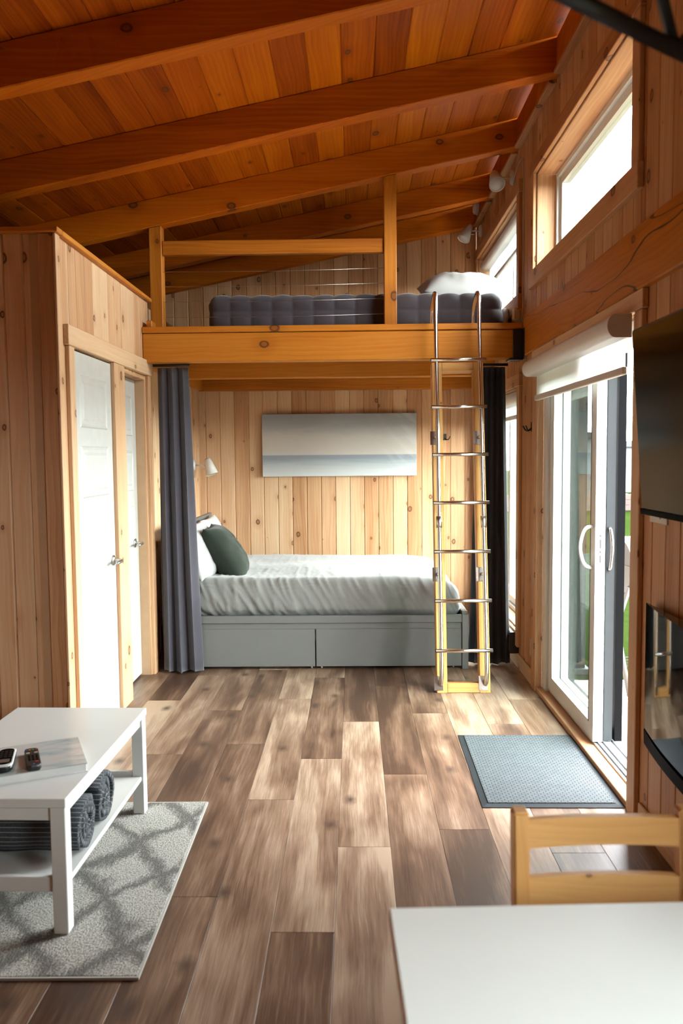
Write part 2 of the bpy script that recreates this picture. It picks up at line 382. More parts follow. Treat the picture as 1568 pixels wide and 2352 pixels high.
def from_bm(name, bm, mat, parent=None, loc=(0, 0, 0), smooth=False):
    me = bpy.data.meshes.new(name); bmesh.ops.recalc_face_normals(bm, faces=bm.faces); bm.to_mesh(me); bm.free(); me.materials.append(mat)
    if smooth: me.polygons.foreach_set('use_smooth', [True] * len(me.polygons))
    o = bpy.data.objects.new(name, me); link(o, parent); o.location = loc
    return o
CACHE = {}
def box(name, x0, x1, y0, y1, z0, z1, mat, parent=None, bev=0.003):
    """bevelled box given by its extents in the parent's space; its origin is its centre"""
    d = (round(x1 - x0, 4), round(y1 - y0, 4), round(z1 - z0, 4)); key = (d, bev, mat.name)
    if key not in CACHE:
        bm = bmesh.new(); bmesh.ops.create_cube(bm, size=1.0)
        bmesh.ops.scale(bm, vec=d, verts=bm.verts)
        b = min(bev, min(d) * 0.35)
        if b > 0.0004: bmesh.ops.bevel(bm, geom=bm.edges[:], offset=b, segments=1, affect='EDGES')
        me = bpy.data.meshes.new(name); bm.to_mesh(me); bm.free(); me.materials.append(mat); CACHE[key] = me
    o = bpy.data.objects.new(name, CACHE[key]); link(o, parent)
    o.location = ((x0 + x1) / 2, (y0 + y1) / 2, (z0 + z1) / 2)
    return o
def multibox(name, boxes, mat, parent=None):
    vs, fs = [], []
    for (x0, x1, y0, y1, z0, z1) in boxes:
        b = len(vs)
        vs += [(x0, y0, z0), (x1, y0, z0), (x1, y1, z0), (x0, y1, z0), (x0, y0, z1), (x1, y0, z1), (x1, y1, z1), (x0, y1, z1)]
        fs += [tuple(b + i for i in q) for q in ((0, 3, 2, 1), (4, 5, 6, 7), (0, 1, 5, 4), (1, 2, 6, 5), (2, 3, 7, 6), (3, 0, 4, 7))]
    return mesh(name, vs, fs, mat, parent)
BC = {}
def board(name, org, U, N, L, w, t, l, mat, parent, ch=0.0065, slope=0.0):
    """tongue-and-groove board: width along U, face towards N, length along L; chamfered long edges"""
    key = (tuple(U), tuple(N), tuple(L), round(w, 4), t, round(l, 4), mat.name, ch, slope)
    if key not in BC:
        U_, N_, L_ = Vector(U), Vector(N), Vector(L)
        g = 0.0002
        sec = [(g, 0), (w - g, 0), (w - g, t - ch), (w - ch - g, t), (ch + g, t), (g, t - ch)]
        vs = [U_ * u + N_ * n for u, n in sec] + [U_ * u + N_ * n + L_ * (l + slope * u) for u, n in sec]
        fs = [tuple(reversed(range(6))), tuple(range(6, 12))] + [(i, (i + 1) % 6, 6 + (i + 1) % 6, 6 + i) for i in range(6)]
        if U_.cross(N_).dot(L_) < 0: fs = [tuple(reversed(f)) for f in fs]
        me = bpy.data.meshes.new(name); me.from_pydata([tuple(v) for v in vs], [], fs); me.materials.append(mat); BC[key] = me
    o = bpy.data.objects.new(name, BC[key]); link(o, parent); o.location = org
    return o
def cut(lo, hi, a0, a1, holes):
    """pieces of the strip a0..a1 between lo and hi left over by the holes (u0,u1,v0,v1)"""
    segs = [(lo, hi)]
    for (u0, u1, v0, v1) in holes:
        if a1 <= u0 + 1e-6 or a0 >= u1 - 1e-6: continue
        new = []
        for (s, e) in segs:
            if v0 > s: new.append((s, min(e, v0)))
            if v1 < e: new.append((max(s, v1), e))
        segs = [q for q in new if q[1] - q[0] > 0.01]
    return segs
def strips(a0, a1, w, start, holes):
    """board edges from a0 to a1 in steps of w, also cut at the sides of the holes"""
    e = {round(a0, 4), round(a1, 4)}
    k = start
    while k > a0: k -= w
    while k < a1:
        if a0 + 0.012 < k < a1 - 0.012: e.add(round(k, 4))
        k += w
    for h in holes:
        for s in h[:2]:
            if a0 < s < a1: e.add(round(s, 4))
    e = sorted(e); out = [e[0]]
    hs = {round(s, 4) for h in holes for s in h[:2]}
    for q in e[1:]:
        if q - out[-1] < 0.012 and q not in hs and q != round(a1, 4): continue
        out.append(q)
    return [(out[i], out[i + 1]) for i in range(len(out) - 1)]
def tube(name, pts, r, mat, parent=None, seg=10, caps=True, smooth_pts=0, flat=1.0):
    """round bar along a list of points (parent space)"""
    pts = [Vector(p) for p in pts]
    for _ in range(smooth_pts):
        q = [pts[0]]
        for i in range(len(pts) - 1):
            q += [pts[i] * 0.75 + pts[i + 1] * 0.25, pts[i] * 0.25 + pts[i + 1] * 0.75]
        pts = q + [pts[-1]]
    vs, fs = [], []
    t0 = (pts[1] - pts[0]).normalized()
    ref = Vector((0, 0, 1)) if abs(t0.z) < 0.9 else Vector((1, 0, 0))
    n = (ref - t0 * ref.dot(t0)).normalized()
    for i, p in enumerate(pts):
        t = ((pts[min(i + 1, len(pts) - 1)] - pts[i]).normalized() + (pts[i] - pts[max(i - 1, 0)]).normalized()).normalized()
        n = (n - t * n.dot(t)).normalized(); b = t.cross(n)
        for k in range(seg):
            a = 2 * math.pi * k / seg
            vs.append(p + n * math.cos(a) * r * flat + b * math.sin(a) * r)
    for i in range(len(pts) - 1):
        for k in range(seg):
            fs.append((i * seg + k, i * seg + (k + 1) % seg, (i + 1) * seg + (k + 1) % seg, (i + 1) * seg + k))
    if caps:
        fs.append(tuple(reversed(range(seg)))); fs.append(tuple((len(pts) - 1) * seg + k for k in range(seg)))
    o = mesh(name, vs, fs, mat, parent, smooth=True)
    return o
def lathe(name, prof, mat, parent=None, loc=(0, 0, 0), axis=(0, 0, 1), seg=24):
    """surface of revolution: prof = [(radius, height)], turned about the axis"""
    q = Vector((0, 0, 1)).rotation_difference(Vector(axis).normalized())
    vs, fs = [], []
    for r, h in prof:
        for k in range(seg):
            a = 2 * math.pi * k / seg
            vs.append(q @ Vector((r * math.cos(a), r * math.sin(a), h)))
    for i in range(len(prof) - 1):
        for k in range(seg):
            fs.append((i * seg + k, i * seg + (k + 1) % seg, (i + 1) * seg + (k + 1) % seg, (i + 1) * seg + k))
    if prof[0][0] > 1e-4: fs.append(tuple(reversed(range(seg))))
    if prof[-1][0] > 1e-4: fs.append(tuple((len(prof) - 1) * seg + k for k in range(seg)))
    return mesh(name, vs, fs, mat, parent, loc, smooth=True)
def autosmooth(o, deg=35):
    me = o.data
    me.polygons.foreach_set('use_smooth', [True] * len(me.polygons))
    bm = bmesh.new(); bm.from_mesh(me)
    for e in bm.edges:
        if len(e.link_faces) == 2 and e.calc_face_angle(0) > R(deg): e.smooth = False
    bm.to_mesh(me); bm.free()
    return o
def soft_box(name, h, r, n, mat, parent, loc, disp=None):
    """cushioned box: half extents h, edge radius r, n cells a side, disp(p, normal) -> new point"""
    bm = bmesh.new()
    nx, ny, nz = n
    grid = {}
    def vert(i, j, k):
        key = (i, j, k)
        if key not in grid:
            p = Vector((-h[0] + 2 * h[0] * i / nx, -h[1] + 2 * h[1] * j / ny, -h[2] + 2 * h[2] * k / nz))
            c = Vector([max(-(h[a] - r[a]), min(h[a] - r[a], p[a])) for a in range(3)])
            d = Vector([(p[a] - c[a]) / r[a] for a in range(3)])
            L = d.length
            if L > 1e-6:
                nn = d / L; m = max(abs(v) for v in d)
                p = c + Vector([nn[a] * r[a] * min(1, m) for a in range(3)])
            else: nn = Vector((0, 0, 1))
            if disp: p = disp(p, nn)
            grid[key] = bm.verts.new(p)
        return grid[key]
    for i in range(nx):
        for j in range(ny):
            for k in (0, nz):
                f = [vert(i, j, k), vert(i + 1, j, k), vert(i + 1, j + 1, k), vert(i, j + 1, k)]; bm.faces.new(f if k else f[::-1])
    for i in range(nx):
        for k in range(nz):
            for j in (0, ny):
                f = [vert(i, j, k), vert(i + 1, j, k), vert(i + 1, j, k + 1), vert(i, j, k + 1)]; bm.faces.new(f[::-1] if j else f)
    for j in range(ny):
        for k in range(nz):
            for i in (0, nx):
                f = [vert(i, j, k), vert(i, j + 1, k), vert(i, j + 1, k + 1), vert(i, j, k + 1)]; bm.faces.new(f if i else f[::-1])
    return from_bm(name, bm, mat, parent, loc, smooth=True)
def pillow(name, w, h, t, mat, loc, rot, label=None, cat=None, n=28, seed=0.0, wr=0.012, parent=None, group=None):
    vs, fs = [], []
    for side in (1, -1):
        for j in range(n + 1):
            for i in range(n + 1):
                u, v = -1 + 2 * i / n, -1 + 2 * j / n
                prof = max(0.0, (1 - u ** 4) * (1 - v ** 4)) ** 0.74
                x = u * w / 2 * (1 - 0.07 * (1 - v * v)); y = v * h / 2 * (1 - 0.07 * (1 - u * u))
                z = side * t / 2 * prof
                k = noise.noise(Vector((x * 9 + seed, y * 9, side * 3.0))) + 0.5 * noise.noise(Vector((x * 26 + seed, y * 17, side * 2.0)))
                vs.append((x, y, z + side * wr * k * prof))
    m = (n + 1) ** 2
    for s in range(2):
        for j in range(n):
            for i in range(n):
                q = [s * m + j * (n + 1) + i, s * m + j * (n + 1) + i + 1, s * m + (j + 1) * (n + 1) + i + 1, s * m + (j + 1) * (n + 1) + i]
                fs.append(q if s == 0 else q[::-1])
    o = mesh(name, vs, fs, mat, parent, loc, smooth=True); o.rotation_euler = rot
    bm = bmesh.new(); bm.from_mesh(o.data); bmesh.ops.remove_doubles(bm, verts=bm.verts, dist=0.0005); bm.to_mesh(o.data); bm.free()
    if label: tag(o, label, cat, group)
    return o

# ------------------------------------------------------------------ room shell
XR = 1.15           # face of the boards of the long window wall
XL = -1.40          # face of the bathroom wall with the two doors
YB = 7.65           # face of the end wall
XW, YR = -3.1, -2.3  # outer side wall, wall behind the photographer
SL = 0.20           # roof pitch, rising towards the window wall
def ceil(x): return 3.54 + SL * x
def raft(x): return 3.35 + SL * x

# floor ------------------------------------------------------------
floor = multibox('floor', [(XW, XR + 0.2, YR, YB + 0.1, -0.06, -0.004)], M['sub'])
tag(floor, 'brown-grey oak-look plank floor of the cabin', 'floor', kind='structure')
PW, PL = 0.2015, 1.463
known = {-6: 4.885, -5: 3.982, -4: 4.685, -3: 4.121, -2: 3.439, -1: 3.915, 0: 3.010, 1: 3.716, 2: 3.153, 3: 3.86, 4: 2.960, 5: 3.41}
for k in range(-15, 7):
    x0 = -0.072 + PW * k; x1 = min(x0 + PW, XR + 0.02)
    if x1 - x0 < 0.02: continue
    x0 = max(x0, XW + 0.01)
    if x1 <= x0: continue
    y = known.get(k, 3.0 + (k * 0.61) % 1.0 * PL)
    while y > YR: y -= PL
    while y < YB:
        a, b = max(y, YR + 0.01), min(y + PL, YB)
        if b - a > 0.02:
            # skip what lies under the bathroom block
            if not (x1 < XL - 0.1 and a > 3.9):
                box('floor_plank', x0 + 0.0006, x1 - 0.0006, a + 0.0006, b - 0.0006, -0.0045, 0.0, M['floor'], floor, bev=0.0008)
        y += PL

# end wall ---------------------------------------------------------
wall_back = mesh('wall_back', [(XW, YB + 0.02, 0), (XR + 0.2, YB + 0.02, 0), (XR + 0.2, YB + 0.02, ceil(XR + 0.2) + 0.1), (XW, YB + 0.02, ceil(XW) + 0.1),
                               (XW, YB + 0.12, 0), (XR + 0.2, YB + 0.12, 0), (XR + 0.2, YB + 0.12, ceil(XR + 0.2) + 0.1), (XW, YB + 0.12, ceil(XW) + 0.1)],
                 [(0, 1, 2, 3), (7, 6, 5, 4), (0, 4, 5, 1), (3, 2, 6, 7), (0, 3, 7, 4), (1, 5, 6, 2)], M['core'])
tag(wall_back, 'end wall of vertical knotty pine boards behind bed and loft', 'wall', kind='structure')
BW = 0.1355
for a0, a1 in strips(-3.0, XR, BW, -1.259, []):
    if a1 > -1.52: board('wall_board', (a0, YB + 0.02, 0), (1, 0, 0), (0, -1, 0), (0, 0, 1), a1 - a0, 0.02, 2.335, M['pale_z'], wall_back)
    board('gable_board', (a0, YB + 0.02, 2.337), (1, 0, 0), (0, -1, 0), (0, 0, 1), a1 - a0, 0.02, ceil(a0) - 0.004 - 2.337, M['mellow_z'], wall_back, slope=SL)  # split at loft level so the upper length carries the shade-darkened pine

# window wall ------------------------------------------------------
H_DOOR = (3.31, 5.05, 0.0, 2.06); H_W1 = (3.38, 5.18, 2.645, 3.235); H_W2 = (5.70, 7.52, 2.585, 3.26)
H_W3 = (5.66, 7.50, 0.26, 1.96); H_W4 = (-0.5, 0.8, 1.05, 1.85)
holesR = [H_DOOR, H_W1, H_W2, H_W3, H_W4]
wr_boxes = []
for a0, a1 in strips(YR, YB, 50, 0, holesR):
    for s, e in cut(0.0, 3.76, a0, a1, holesR): wr_boxes.append((XR + 0.015, XR + 0.20, a0, a1, s, e))
wall_right = multibox('wall_right', wr_boxes, M['core'])
tag(wall_right, 'long wall of vertical pine boards with windows and sliding door', 'wall', kind='structure')
for a0, a1 in strips(YR, YB, BW, 5.30, holesR):
    for s, e in cut(0.0, 3.76, a0, a1, holesR):
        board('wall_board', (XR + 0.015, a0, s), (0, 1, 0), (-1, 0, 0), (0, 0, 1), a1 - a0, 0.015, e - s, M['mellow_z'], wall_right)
box('header_beam', XR - 0.03, XR + 0.01, -2.2, 5.40, 2.14, 2.39, M['beam_y'], wall_right, bev=0.006)
# blocking and cleats between the rafters, along the top of this wall
RAF = [(3.51, 3.61), (4.59, 4.69), (5.665, 5.765), (6.73, 6.83), (7.55, 7.648)]
RAF_ALL = [(0.27, 0.37), (1.35, 1.45), (2.43, 2.53)] + RAF
for i in range(len(RAF_ALL) - 1):
    y0, y1 = RAF_ALL[i][1], RAF_ALL[i + 1][0]
    box('blocking', XR - 0.03, XR, y0 + 0.002, y1 - 0.002, 3.585, 3.755, M['rafter_x'], wall_right)
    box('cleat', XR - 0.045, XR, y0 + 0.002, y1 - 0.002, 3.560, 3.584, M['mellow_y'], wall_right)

# bathroom block -----------------------------------------------------
H_D1 = (4.04, 4.69, 0.0, 2.045); H_D2 = (4.93, 5.475, 0.0, 2.03)
lw = []
for a0, a1 in strips(3.865, 5.60, 50, 0, [H_D1, H_D2]):
    for s, e in cut(0.0, 2.55, a0, a1, [H_D1, H_D2]): lw.append((XL - 0.12, XL - 0.015, a0, a1, s, e))
lw.append((XL - 0.165, XL - 0.065, 5.60, YB, 0.0, 2.55))
wall_left = multibox('wall_left', lw, M['core'])
tag(wall_left, 'pale pine board wall with the two white doors', 'wall', kind='structure')
for a0, a1 in strips(3.865, 5.60, BW, 3.88, [H_D1, H_D2]):
    for s, e in cut(0.0, 2.55, a0, a1, [H_D1, H_D2]):
        board('wall_board', (XL - 0.015, a0, s), (0, 1, 0), (1, 0, 0), (0, 0, 1), a1 - a0, 0.015, e - s, M['pale_z'], wall_left)
for a0, a1 in strips(5.60, YB, BW, 5.66, []):
    board('wall_board', (XL - 0.065, a0, 0), (0, 1, 0), (1, 0, 0), (0, 0, 1), a1 - a0, 0.015, 2.55, M['pale_z'], wall_left)
wall_front = multibox('wall_partition', [(XW, XL - 0.12, 3.885, 3.98, 0.0, 2.55)], M['core'])
tag(wall_front, 'shaded pine board wall at the end of the bathroom block', 'wall', kind='structure')
for a0, a1 in strips(XW, XL - 0.062, 0.094, -1.553, []):
    board('wall_board', (a0, 3.885, 0), (1, 0, 0), (0, -1, 0), (0, 0, 1), a1 - a0, 0.018, 2.55, M['pale_z'], wall_front)
box('corner_board', XL - 0.075, XL - 0.001, 3.852, 3.868, 0.0, 2.55, M['pale_z'], wall_front)
box('corner_edge', XL, XL + 0.014, 3.846, 3.905, 0.0, 2.55, M['pale_z'], wall_front)
box('top_cap', XW, XL + 0.03, 3.83, 3.90, 2.551, 2.575, M['amber_x'], wall_front)
box('top_cap', XL - 0.05, XL + 0.03, 3.905, 4.80, 2.551, 2.575, M['amber_y'], wall_left)
box('top_cap', XL - 0.05, XL + 0.03, 4.803, 5.598, 2.551, 2.575, M['amber_y'], wall_left)
box('ceiling_lid', XW + 0.01, XL - 0.125, 3.99, YB - 0.005, 2.50, 2.548, M['sub'], wall_left, bev=0)
# outer wall and rear wall
wall_far = multibox('wall_far_left', [(XW - 0.12, XW - 0.02, YR - 0.12, YB + 0.12, 0.0, 2.99)], M['core'])
tag(wall_far, 'low outer amber pine wall of the living area', 'wall', kind='structure')
for a0, a1 in strips(YR, YB, 0.27, 0, []):
    board('wall_board', (XW - 0.02, a0, 0), (0, 1, 0), (1, 0, 0), (0, 0, 1), a1 - a0, 0.018, 2.92, M['amber_z'], wall_far)
ya, yb = YR - 0.12, YR - 0.02
prof = [(XW - 0.12, 0.0), (XR + 0.2, 0.0), (XR + 0.2, ceil(XR + 0.2) + 0.05), (XW - 0.12, ceil(XW - 0.12) + 0.05)]
wall_rear = mesh('wall_rear', [(x, ya, z) for x, z in prof] + [(x, yb, z) for x, z in prof], [(0, 1, 2, 3), (7, 6, 5, 4), (0, 4, 5, 1), (3, 2, 6, 7), (0, 3, 7, 4), (1, 5, 6, 2)], M['core'])
tag(wall_rear, 'amber pine board wall behind the dining table', 'wall', kind='structure')
for a0, a1 in strips(XW, XR, 0.27, 0, []):
    board('wall_board', (a0, YR - 0.02, 0), (1, 0, 0), (0, 1, 0), (0, 0, 1), a1 - a0, 0.018, ceil(a0) - 0.004, M['amber_z'], wall_rear, slope=SL)

# ceiling: boards over rafters ------------------------------------------
cs = 1 / math.sqrt(1 + SL * SL); sn = SL * cs
ceiling = mesh('ceiling', [(XW - 0.1, YR - 0.1, ceil(XW - 0.1) + 0.02), (XR + 0.25, YR - 0.1, ceil(XR + 0.25) + 0.02), (XR + 0.25, YB + 0.1, ceil(XR + 0.25) + 0.02), (XW - 0.1, YB + 0.1, ceil(XW - 0.1) + 0.02),
                           (XW - 0.1, YR - 0.1, ceil(XW - 0.1) + 0.10), (XR + 0.25, YR - 0.1, ceil(XR + 0.25) + 0.10), (XR + 0.25, YB + 0.1, ceil(XR + 0.25) + 0.10), (XW - 0.1, YB + 0.1, ceil(XW - 0.1) + 0.10)],
               [(3, 2, 1, 0), (4, 5, 6, 7), (0, 1, 5, 4), (1, 2, 6, 5), (2, 3, 7, 6), (3, 0, 4, 7)], M['core'])
tag(ceiling, 'sloping amber pine roof boarding carried on heavy rafters', 'ceiling', kind='structure')
CW = 0.175
k = 0
while True:
    x0 = XR - (k + 1) * CW * cs
    if x0 < XW - 0.05: break
    # boards in two lengths, joints over rafters
    ys = [YR, [0.32, 2.48, 1.40][k % 3], [5.715, 4.64, 6.78][(k * 2) % 3], YB]
    for a, b in zip(ys[:-1], ys[1:]):
        board('ceiling_board', (x0, a, ceil(x0) + 0.018), (cs, 0, sn), (sn, 0, -cs), (0, 1, 0), CW, 0.018, b - a, M['roof_y'], ceiling, ch=0.005)
    k += 1
for (y0, y1) in RAF_ALL:
    vs = [(XW, y0, raft(XW)), (XR, y0, raft(XR)), (XR, y0, ceil(XR)), (XW, y0, ceil(XW)), (XW, y1, raft(XW)), (XR, y1, raft(XR)), (XR, y1, ceil(XR)), (XW, y1, ceil(XW))]
    bm = bmesh.new(); bv = [bm.verts.new((v[0], v[1] - y0, v[2] - 3.2)) for v in vs]
    for f in ((0, 1, 2, 3), (7, 6, 5, 4), (0, 4, 5, 1), (3, 2, 6, 7), (0, 3, 7, 4), (1, 5, 6, 2)): bm.faces.new([bv[i] for i in f])
    bmesh.ops.bevel(bm, geom=bm.edges[:], offset=0.005, segments=1, affect='EDGES')
    from_bm('rafter', bm, M['rafter_x'], ceiling, (0, y0, 3.2))

# baseboards
bb = box('baseboard_right', XR - 0.014, XR, 5.14, 5.60, 0.0, 0.10, M['pale_y']); tag(bb, 'pine baseboard beside the sliding door sill', 'baseboard', kind='structure')
bb = box('baseboard_right', XR - 0.014, XR, 5.602, YB - 0.002, 0.0, 0.10, M['pale_y']); tag(bb, 'pine baseboard under the alcove window', 'baseboard', kind='structure')
bb = box('baseboard_right', XR - 0.014, XR, -2.28, 3.20, 0.0, 0.09, M['pale_y']); tag(bb, 'pine baseboard below the glass fireplace', 'baseboard', kind='structure')

# ------------------------------------------------------------------ windows
def casing(parent, y0, y1, z0, z1, w=0.085, t=0.022, sill=True, ext=0.05, mat=None, top=True):
    """flat pine trim round an opening of the window wall"""
    x0, x1 = XR - t, XR
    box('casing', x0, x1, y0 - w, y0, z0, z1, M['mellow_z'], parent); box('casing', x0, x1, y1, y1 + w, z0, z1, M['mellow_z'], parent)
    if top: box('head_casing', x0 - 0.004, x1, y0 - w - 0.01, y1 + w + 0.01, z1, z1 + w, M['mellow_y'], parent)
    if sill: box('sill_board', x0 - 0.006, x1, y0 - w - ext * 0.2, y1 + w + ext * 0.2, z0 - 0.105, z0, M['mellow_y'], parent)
def reveal(parent, y0, y1, z0, z1, xo=1.28, bottom=True):
    t = 0.012
    box('jamb', XR + 0.001, xo, y0, y0 + t, z0, z1, M['pale_z'], parent); box('jamb', XR + 0.001, xo, y1 - t, y1, z0, z1, M['pale_z'], parent)
    box('head_jamb', XR + 0.001, xo, y0 + t, y1 - t, z1 - t, z1, M['pale_y'], parent)
    if bottom: box('stool', XR + 0.001, xo, y0 + t, y1 - t, z0, z0 + t, M['pale_y'], parent)
def sash(parent, y0, y1, z0, z1, x0, x1, w, mat, name='frame', glass=True, gx=None):
    f = multibox(name, [(x0, x1, y0, y0 + w, z0, z1), (x0, x1, y1 - w, y1, z0, z1), (x0, x1, y0 + w, y1 - w, z0, z0 + w), (x0, x1, y0 + w, y1 - w, z1 - w, z1)], mat, parent)
    if glass:
        g = gx or (x0 + x1) / 2
        box('pane', g - 0.003, g + 0.003, y0 + w, y1 - w, z0 + w, z1 - w, M['glass'], f, bev=0)
    return f
w1 = thing('window_1', 'high pine-trimmed white window above the sliding door', 'window', kind='structure')
casing(w1, *H_W1); reveal(w1, *H_W1)
sash(w1, 3.395, 5.165, 2.66, 3.22, 1.265, 1.345, 0.028, M['vinyl'], glass=False)
sash(w1, 3.425, 5.135, 2.69, 3.19, 1.285, 1.335, 0.045, M['vinyl'], 'sash')
w2 = thing('window_2', 'white loft window beside the upper bed', 'window', kind='structure')
casing(w2, *H_W2); reveal(w2, *H_W2)
sash(w2, 5.715, 7.505, 2.60, 3.245, 1.265, 1.345, 0.028, M['vinyl'], glass=False)
sash(w2, 5.745, 6.63, 2.63, 3.215, 1.285, 1.335, 0.045, M['vinyl'], 'sash'); sash(w2, 6.60, 7.475, 2.63, 3.215, 1.30, 1.33, 0.045, M['vinyl'], 'sash')
w3 = thing('window_3', 'tall white window beside the lower bed behind dark curtain', 'window', kind='structure')
casing(w3, *H_W3); reveal(w3, *H_W3)
sash(w3, 5.675, 7.485, 0.275, 1.945, 1.24, 1.345, 0.03, M['vinyl'], glass=False)
sash(w3, 5.71, 6.60, 0.31, 1.91, 1.26, 1.32, 0.05, M['vinyl'], 'sash'); sash(w3, 6.56, 7.45, 0.31, 1.91, 1.322, 1.34, 0.05, M['vinyl'], 'sash')
w4 = thing('window_4', 'white kitchen window in the long wall beside the dining table', 'window', kind='structure')  # added out of view, sized to fill table and chair with daylight
casing(w4, *H_W4); reveal(w4, *H_W4); sash(w4, -0.485, 0.785, 1.065, 1.835, 1.28, 1.34, 0.06, M['vinyl'], 'sash')
# ------------------------------------------------------------------ sliding glass door
d3 = thing('door_3', 'white sliding glass door standing half open', 'door', kind='structure')
y0, y1, z0, z1 = H_DOOR
box('casing', XR - 0.022, XR, y1 + 0.012, y1 + 0.10, 0.0, 2.06, M['pale_z'], d3)
box('casing', XR - 0.022, XR, y0 - 0.085, y0 - 0.004, 0.0, 2.06, M['pale_z'], d3)
box('head_casing', XR - 0.026, XR, y0 - 0.10, y1 + 0.12, 2.062, 2.139, M['pale_y'], d3)
box('jamb', XR - 0.018, 1.174, y1 - 0.012, y1 + 0.012, 0.0, 2.055, M['pale_z'], d3)
box('jamb', XR - 0.018, 1.174, y0 - 0.004, y0 + 0.02, 0.0, 2.055, M['pale_z'], d3)
box('threshold_board', XR - 0.012, 1.200, y0 + 0.021, y1 - 0.013, 0.0, 0.03, M['pale_y'], d3)
fr = multibox('frame', [(1.175, 1.345, y1 - 0.11, y1 - 0.013, 0.031, 2.05), (1.175, 1.345, y0 + 0.021, y0 + 0.05, 0.031, 2.05), (1.201, 1.345, y0 + 0.05, y1 - 0.11, 0.0, 0.040), (1.175, 1.345, y0 + 0.05, y1 - 0.11, 2.0, 2.05)], M['vinyl'], d3)
for xx in (1.214, 1.242, 1.292):
    box('track', xx, xx + 0.005, y0 + 0.05, y1 - 0.11, 0.040, 0.050, M['alu'], fr, bev=0)
# sliding leaf, pushed towards the loft, then the fixed leaf and the black insect screen
lf = sash(d3, 4.0, 4.935, 0.052, 1.995, 1.19, 1.238, 0.085, M['vinyl'], 'sliding_leaf')
multibox('glazing_bead', [(1.1885, 1.1899, 4.078, 4.085, 0.13, 1.915), (1.1885, 1.1899, 4.85, 4.857, 0.13, 1.915)], M['black_plastic'], lf)
tube('pull_handle', [(1.1895, 4.045, 1.135), (1.150, 4.045, 1.128), (1.128, 4.045, 1.06), (1.128, 4.045, 1.00), (1.150, 4.045, 0.935), (1.1895, 4.045, 0.925)], 0.0095, M['vinyl'], lf, smooth_pts=2)
for zc, hz in ((1.09, 0.006), (1.05, 0.022), (1.01, 0.006), (0.975, 0.018)): box('lock_slot', 1.211, 1.219, 3.9985, 3.9998, zc - hz, zc + hz, M['black_plastic'], lf, bev=0)
fl_ = sash(d3, 4.02, 4.935, 0.052, 1.99, 1.246, 1.288, 0.085, M['vinyl'], 'fixed_leaf')
box('edge_strip', 1.2455, 1.2885, 4.008, 4.0195, 0.052, 1.99, M['edge_grey'], fl_, 0.001)
sc_ = multibox('screen_leaf', [(1.298, 1.335, 4.0, 4.05, 0.052, 1.985), (1.298, 1.335, 4.88, 4.935, 0.052, 1.985), (1.298, 1.335, 4.05, 4.88, 0.052, 0.11), (1.298, 1.335, 4.05, 4.88, 1.925, 1.985)], M['black_frame'], d3)
tube('screen_pull', [(1.262, 4.0075, 1.13), (1.262, 3.985, 1.12), (1.268, 3.972, 1.03), (1.262, 3.985, 0.93), (1.262, 4.0075, 0.92)], 0.008, M['chrome'], fl_, smooth_pts=2)

# ------------------------------------------------------------------ two white panel doors
def panel_door(name, label, ya, yb, ztop, xf, handle_y, handle_z):
    """five raised panels, casing belongs to the shared trim; xf is the face of the door"""
    d = thing(name, label, 'door', kind='structure')
    box('slab', xf - 0.035, xf, ya + 0.003, yb - 0.003, 0.012, ztop, M['white'], d, bev=0.002)
    n, m, st = 5, 0.11, 0.10
    hh = (ztop - 0.02 - 0.12 - 0.16 - (n - 1) * m * 0.85) / n; z = 0.19
    for i in range(n):
        a, b = ya + st, yb - st
        # moulding frame and raised field
        bm = bmesh.new()
        def ring(o, x): return [bm.verts.new((x, a + o, z + o)), bm.verts.new((x, b - o, z + o)), bm.verts.new((x, b - o, z + hh - o)), bm.verts.new((x, a + o, z + hh - o))]
        rr = [ring(0, xf), ring(0.008, xf + 0.006), ring(0.02, xf - 0.003 + 0.004), ring(0.034, xf + 0.001), ring(0.05, xf + 0.007)]
        for p, q in zip(rr[:-1], rr[1:]):
            for k in range(4): bm.faces.new([p[k], p[(k + 1) % 4], q[(k + 1) % 4], q[k]])
        bm.faces.new(rr[-1])
        from_bm('panel', bm, M['white'], d)
        z += hh + m * 0.85
    h = thing_part('handle', d)
    lathe('rose', [(0.0, 0.0), (0.030, 0.0), (0.030, 0.008), (0.012, 0.012), (0.0, 0.012)], M['nickel'], h, (xf, handle_y, handle_z), (1, 0, 0))
    tube('lever', [(xf + 0.01, handle_y, handle_z), (xf + 0.052, handle_y, handle_z), (xf + 0.058, handle_y - 0.03, handle_z), (xf + 0.058, handle_y - 0.115, handle_z - 0.003)], 0.010, M['nickel'], h, smooth_pts=1)
    return d
def thing_part(name, parent):
    o = bpy.data.objects.new(name, None); o.empty_display_size = 0.03; link(o, parent); return o
panel_door('door_1', 'white five-panel door nearest the pine corner', H_D1[0], H_D1[1], 2.035, XL + 0.004, 4.63, 0.905)
panel_door('door_2', 'white five-panel door recessed next to the dark curtain', H_D2[0], H_D2[1], 2.015, XL - 0.07, 5.37, 0.925)
tr = thing('trim_1', 'pale pine casing framing both white doors', 'door casing', kind='structure')
box('casing', XL, XL + 0.022, 3.965, 4.038, 0.0, 2.045, M['pale_z'], tr)
box('casing', XL, XL + 0.026, 4.694, 4.90, 0.0, 2.045, M['pale_z'], tr)
box('casing', XL, XL + 0.022, 5.48, 5.57, 0.0, 2.045, M['pale_z'], tr)
box('head_casing', XL, XL + 0.028, 3.945, 5.59, 2.047, 2.145, M['pale_y'], tr)
box('jamb', XL - 0.10, XL + 0.001, 4.90, 4.928, 0.0, 2.045, M['pale_z'], tr)
box('jamb', XL - 0.10, XL + 0.001, 5.477, 5.50, 0.0, 2.045, M['pale_z'], tr)
box('head_jamb', XL - 0.10, XL - 0.001, 4.93, 5.475, 2.016, 2.044, M['pale_y'], tr)

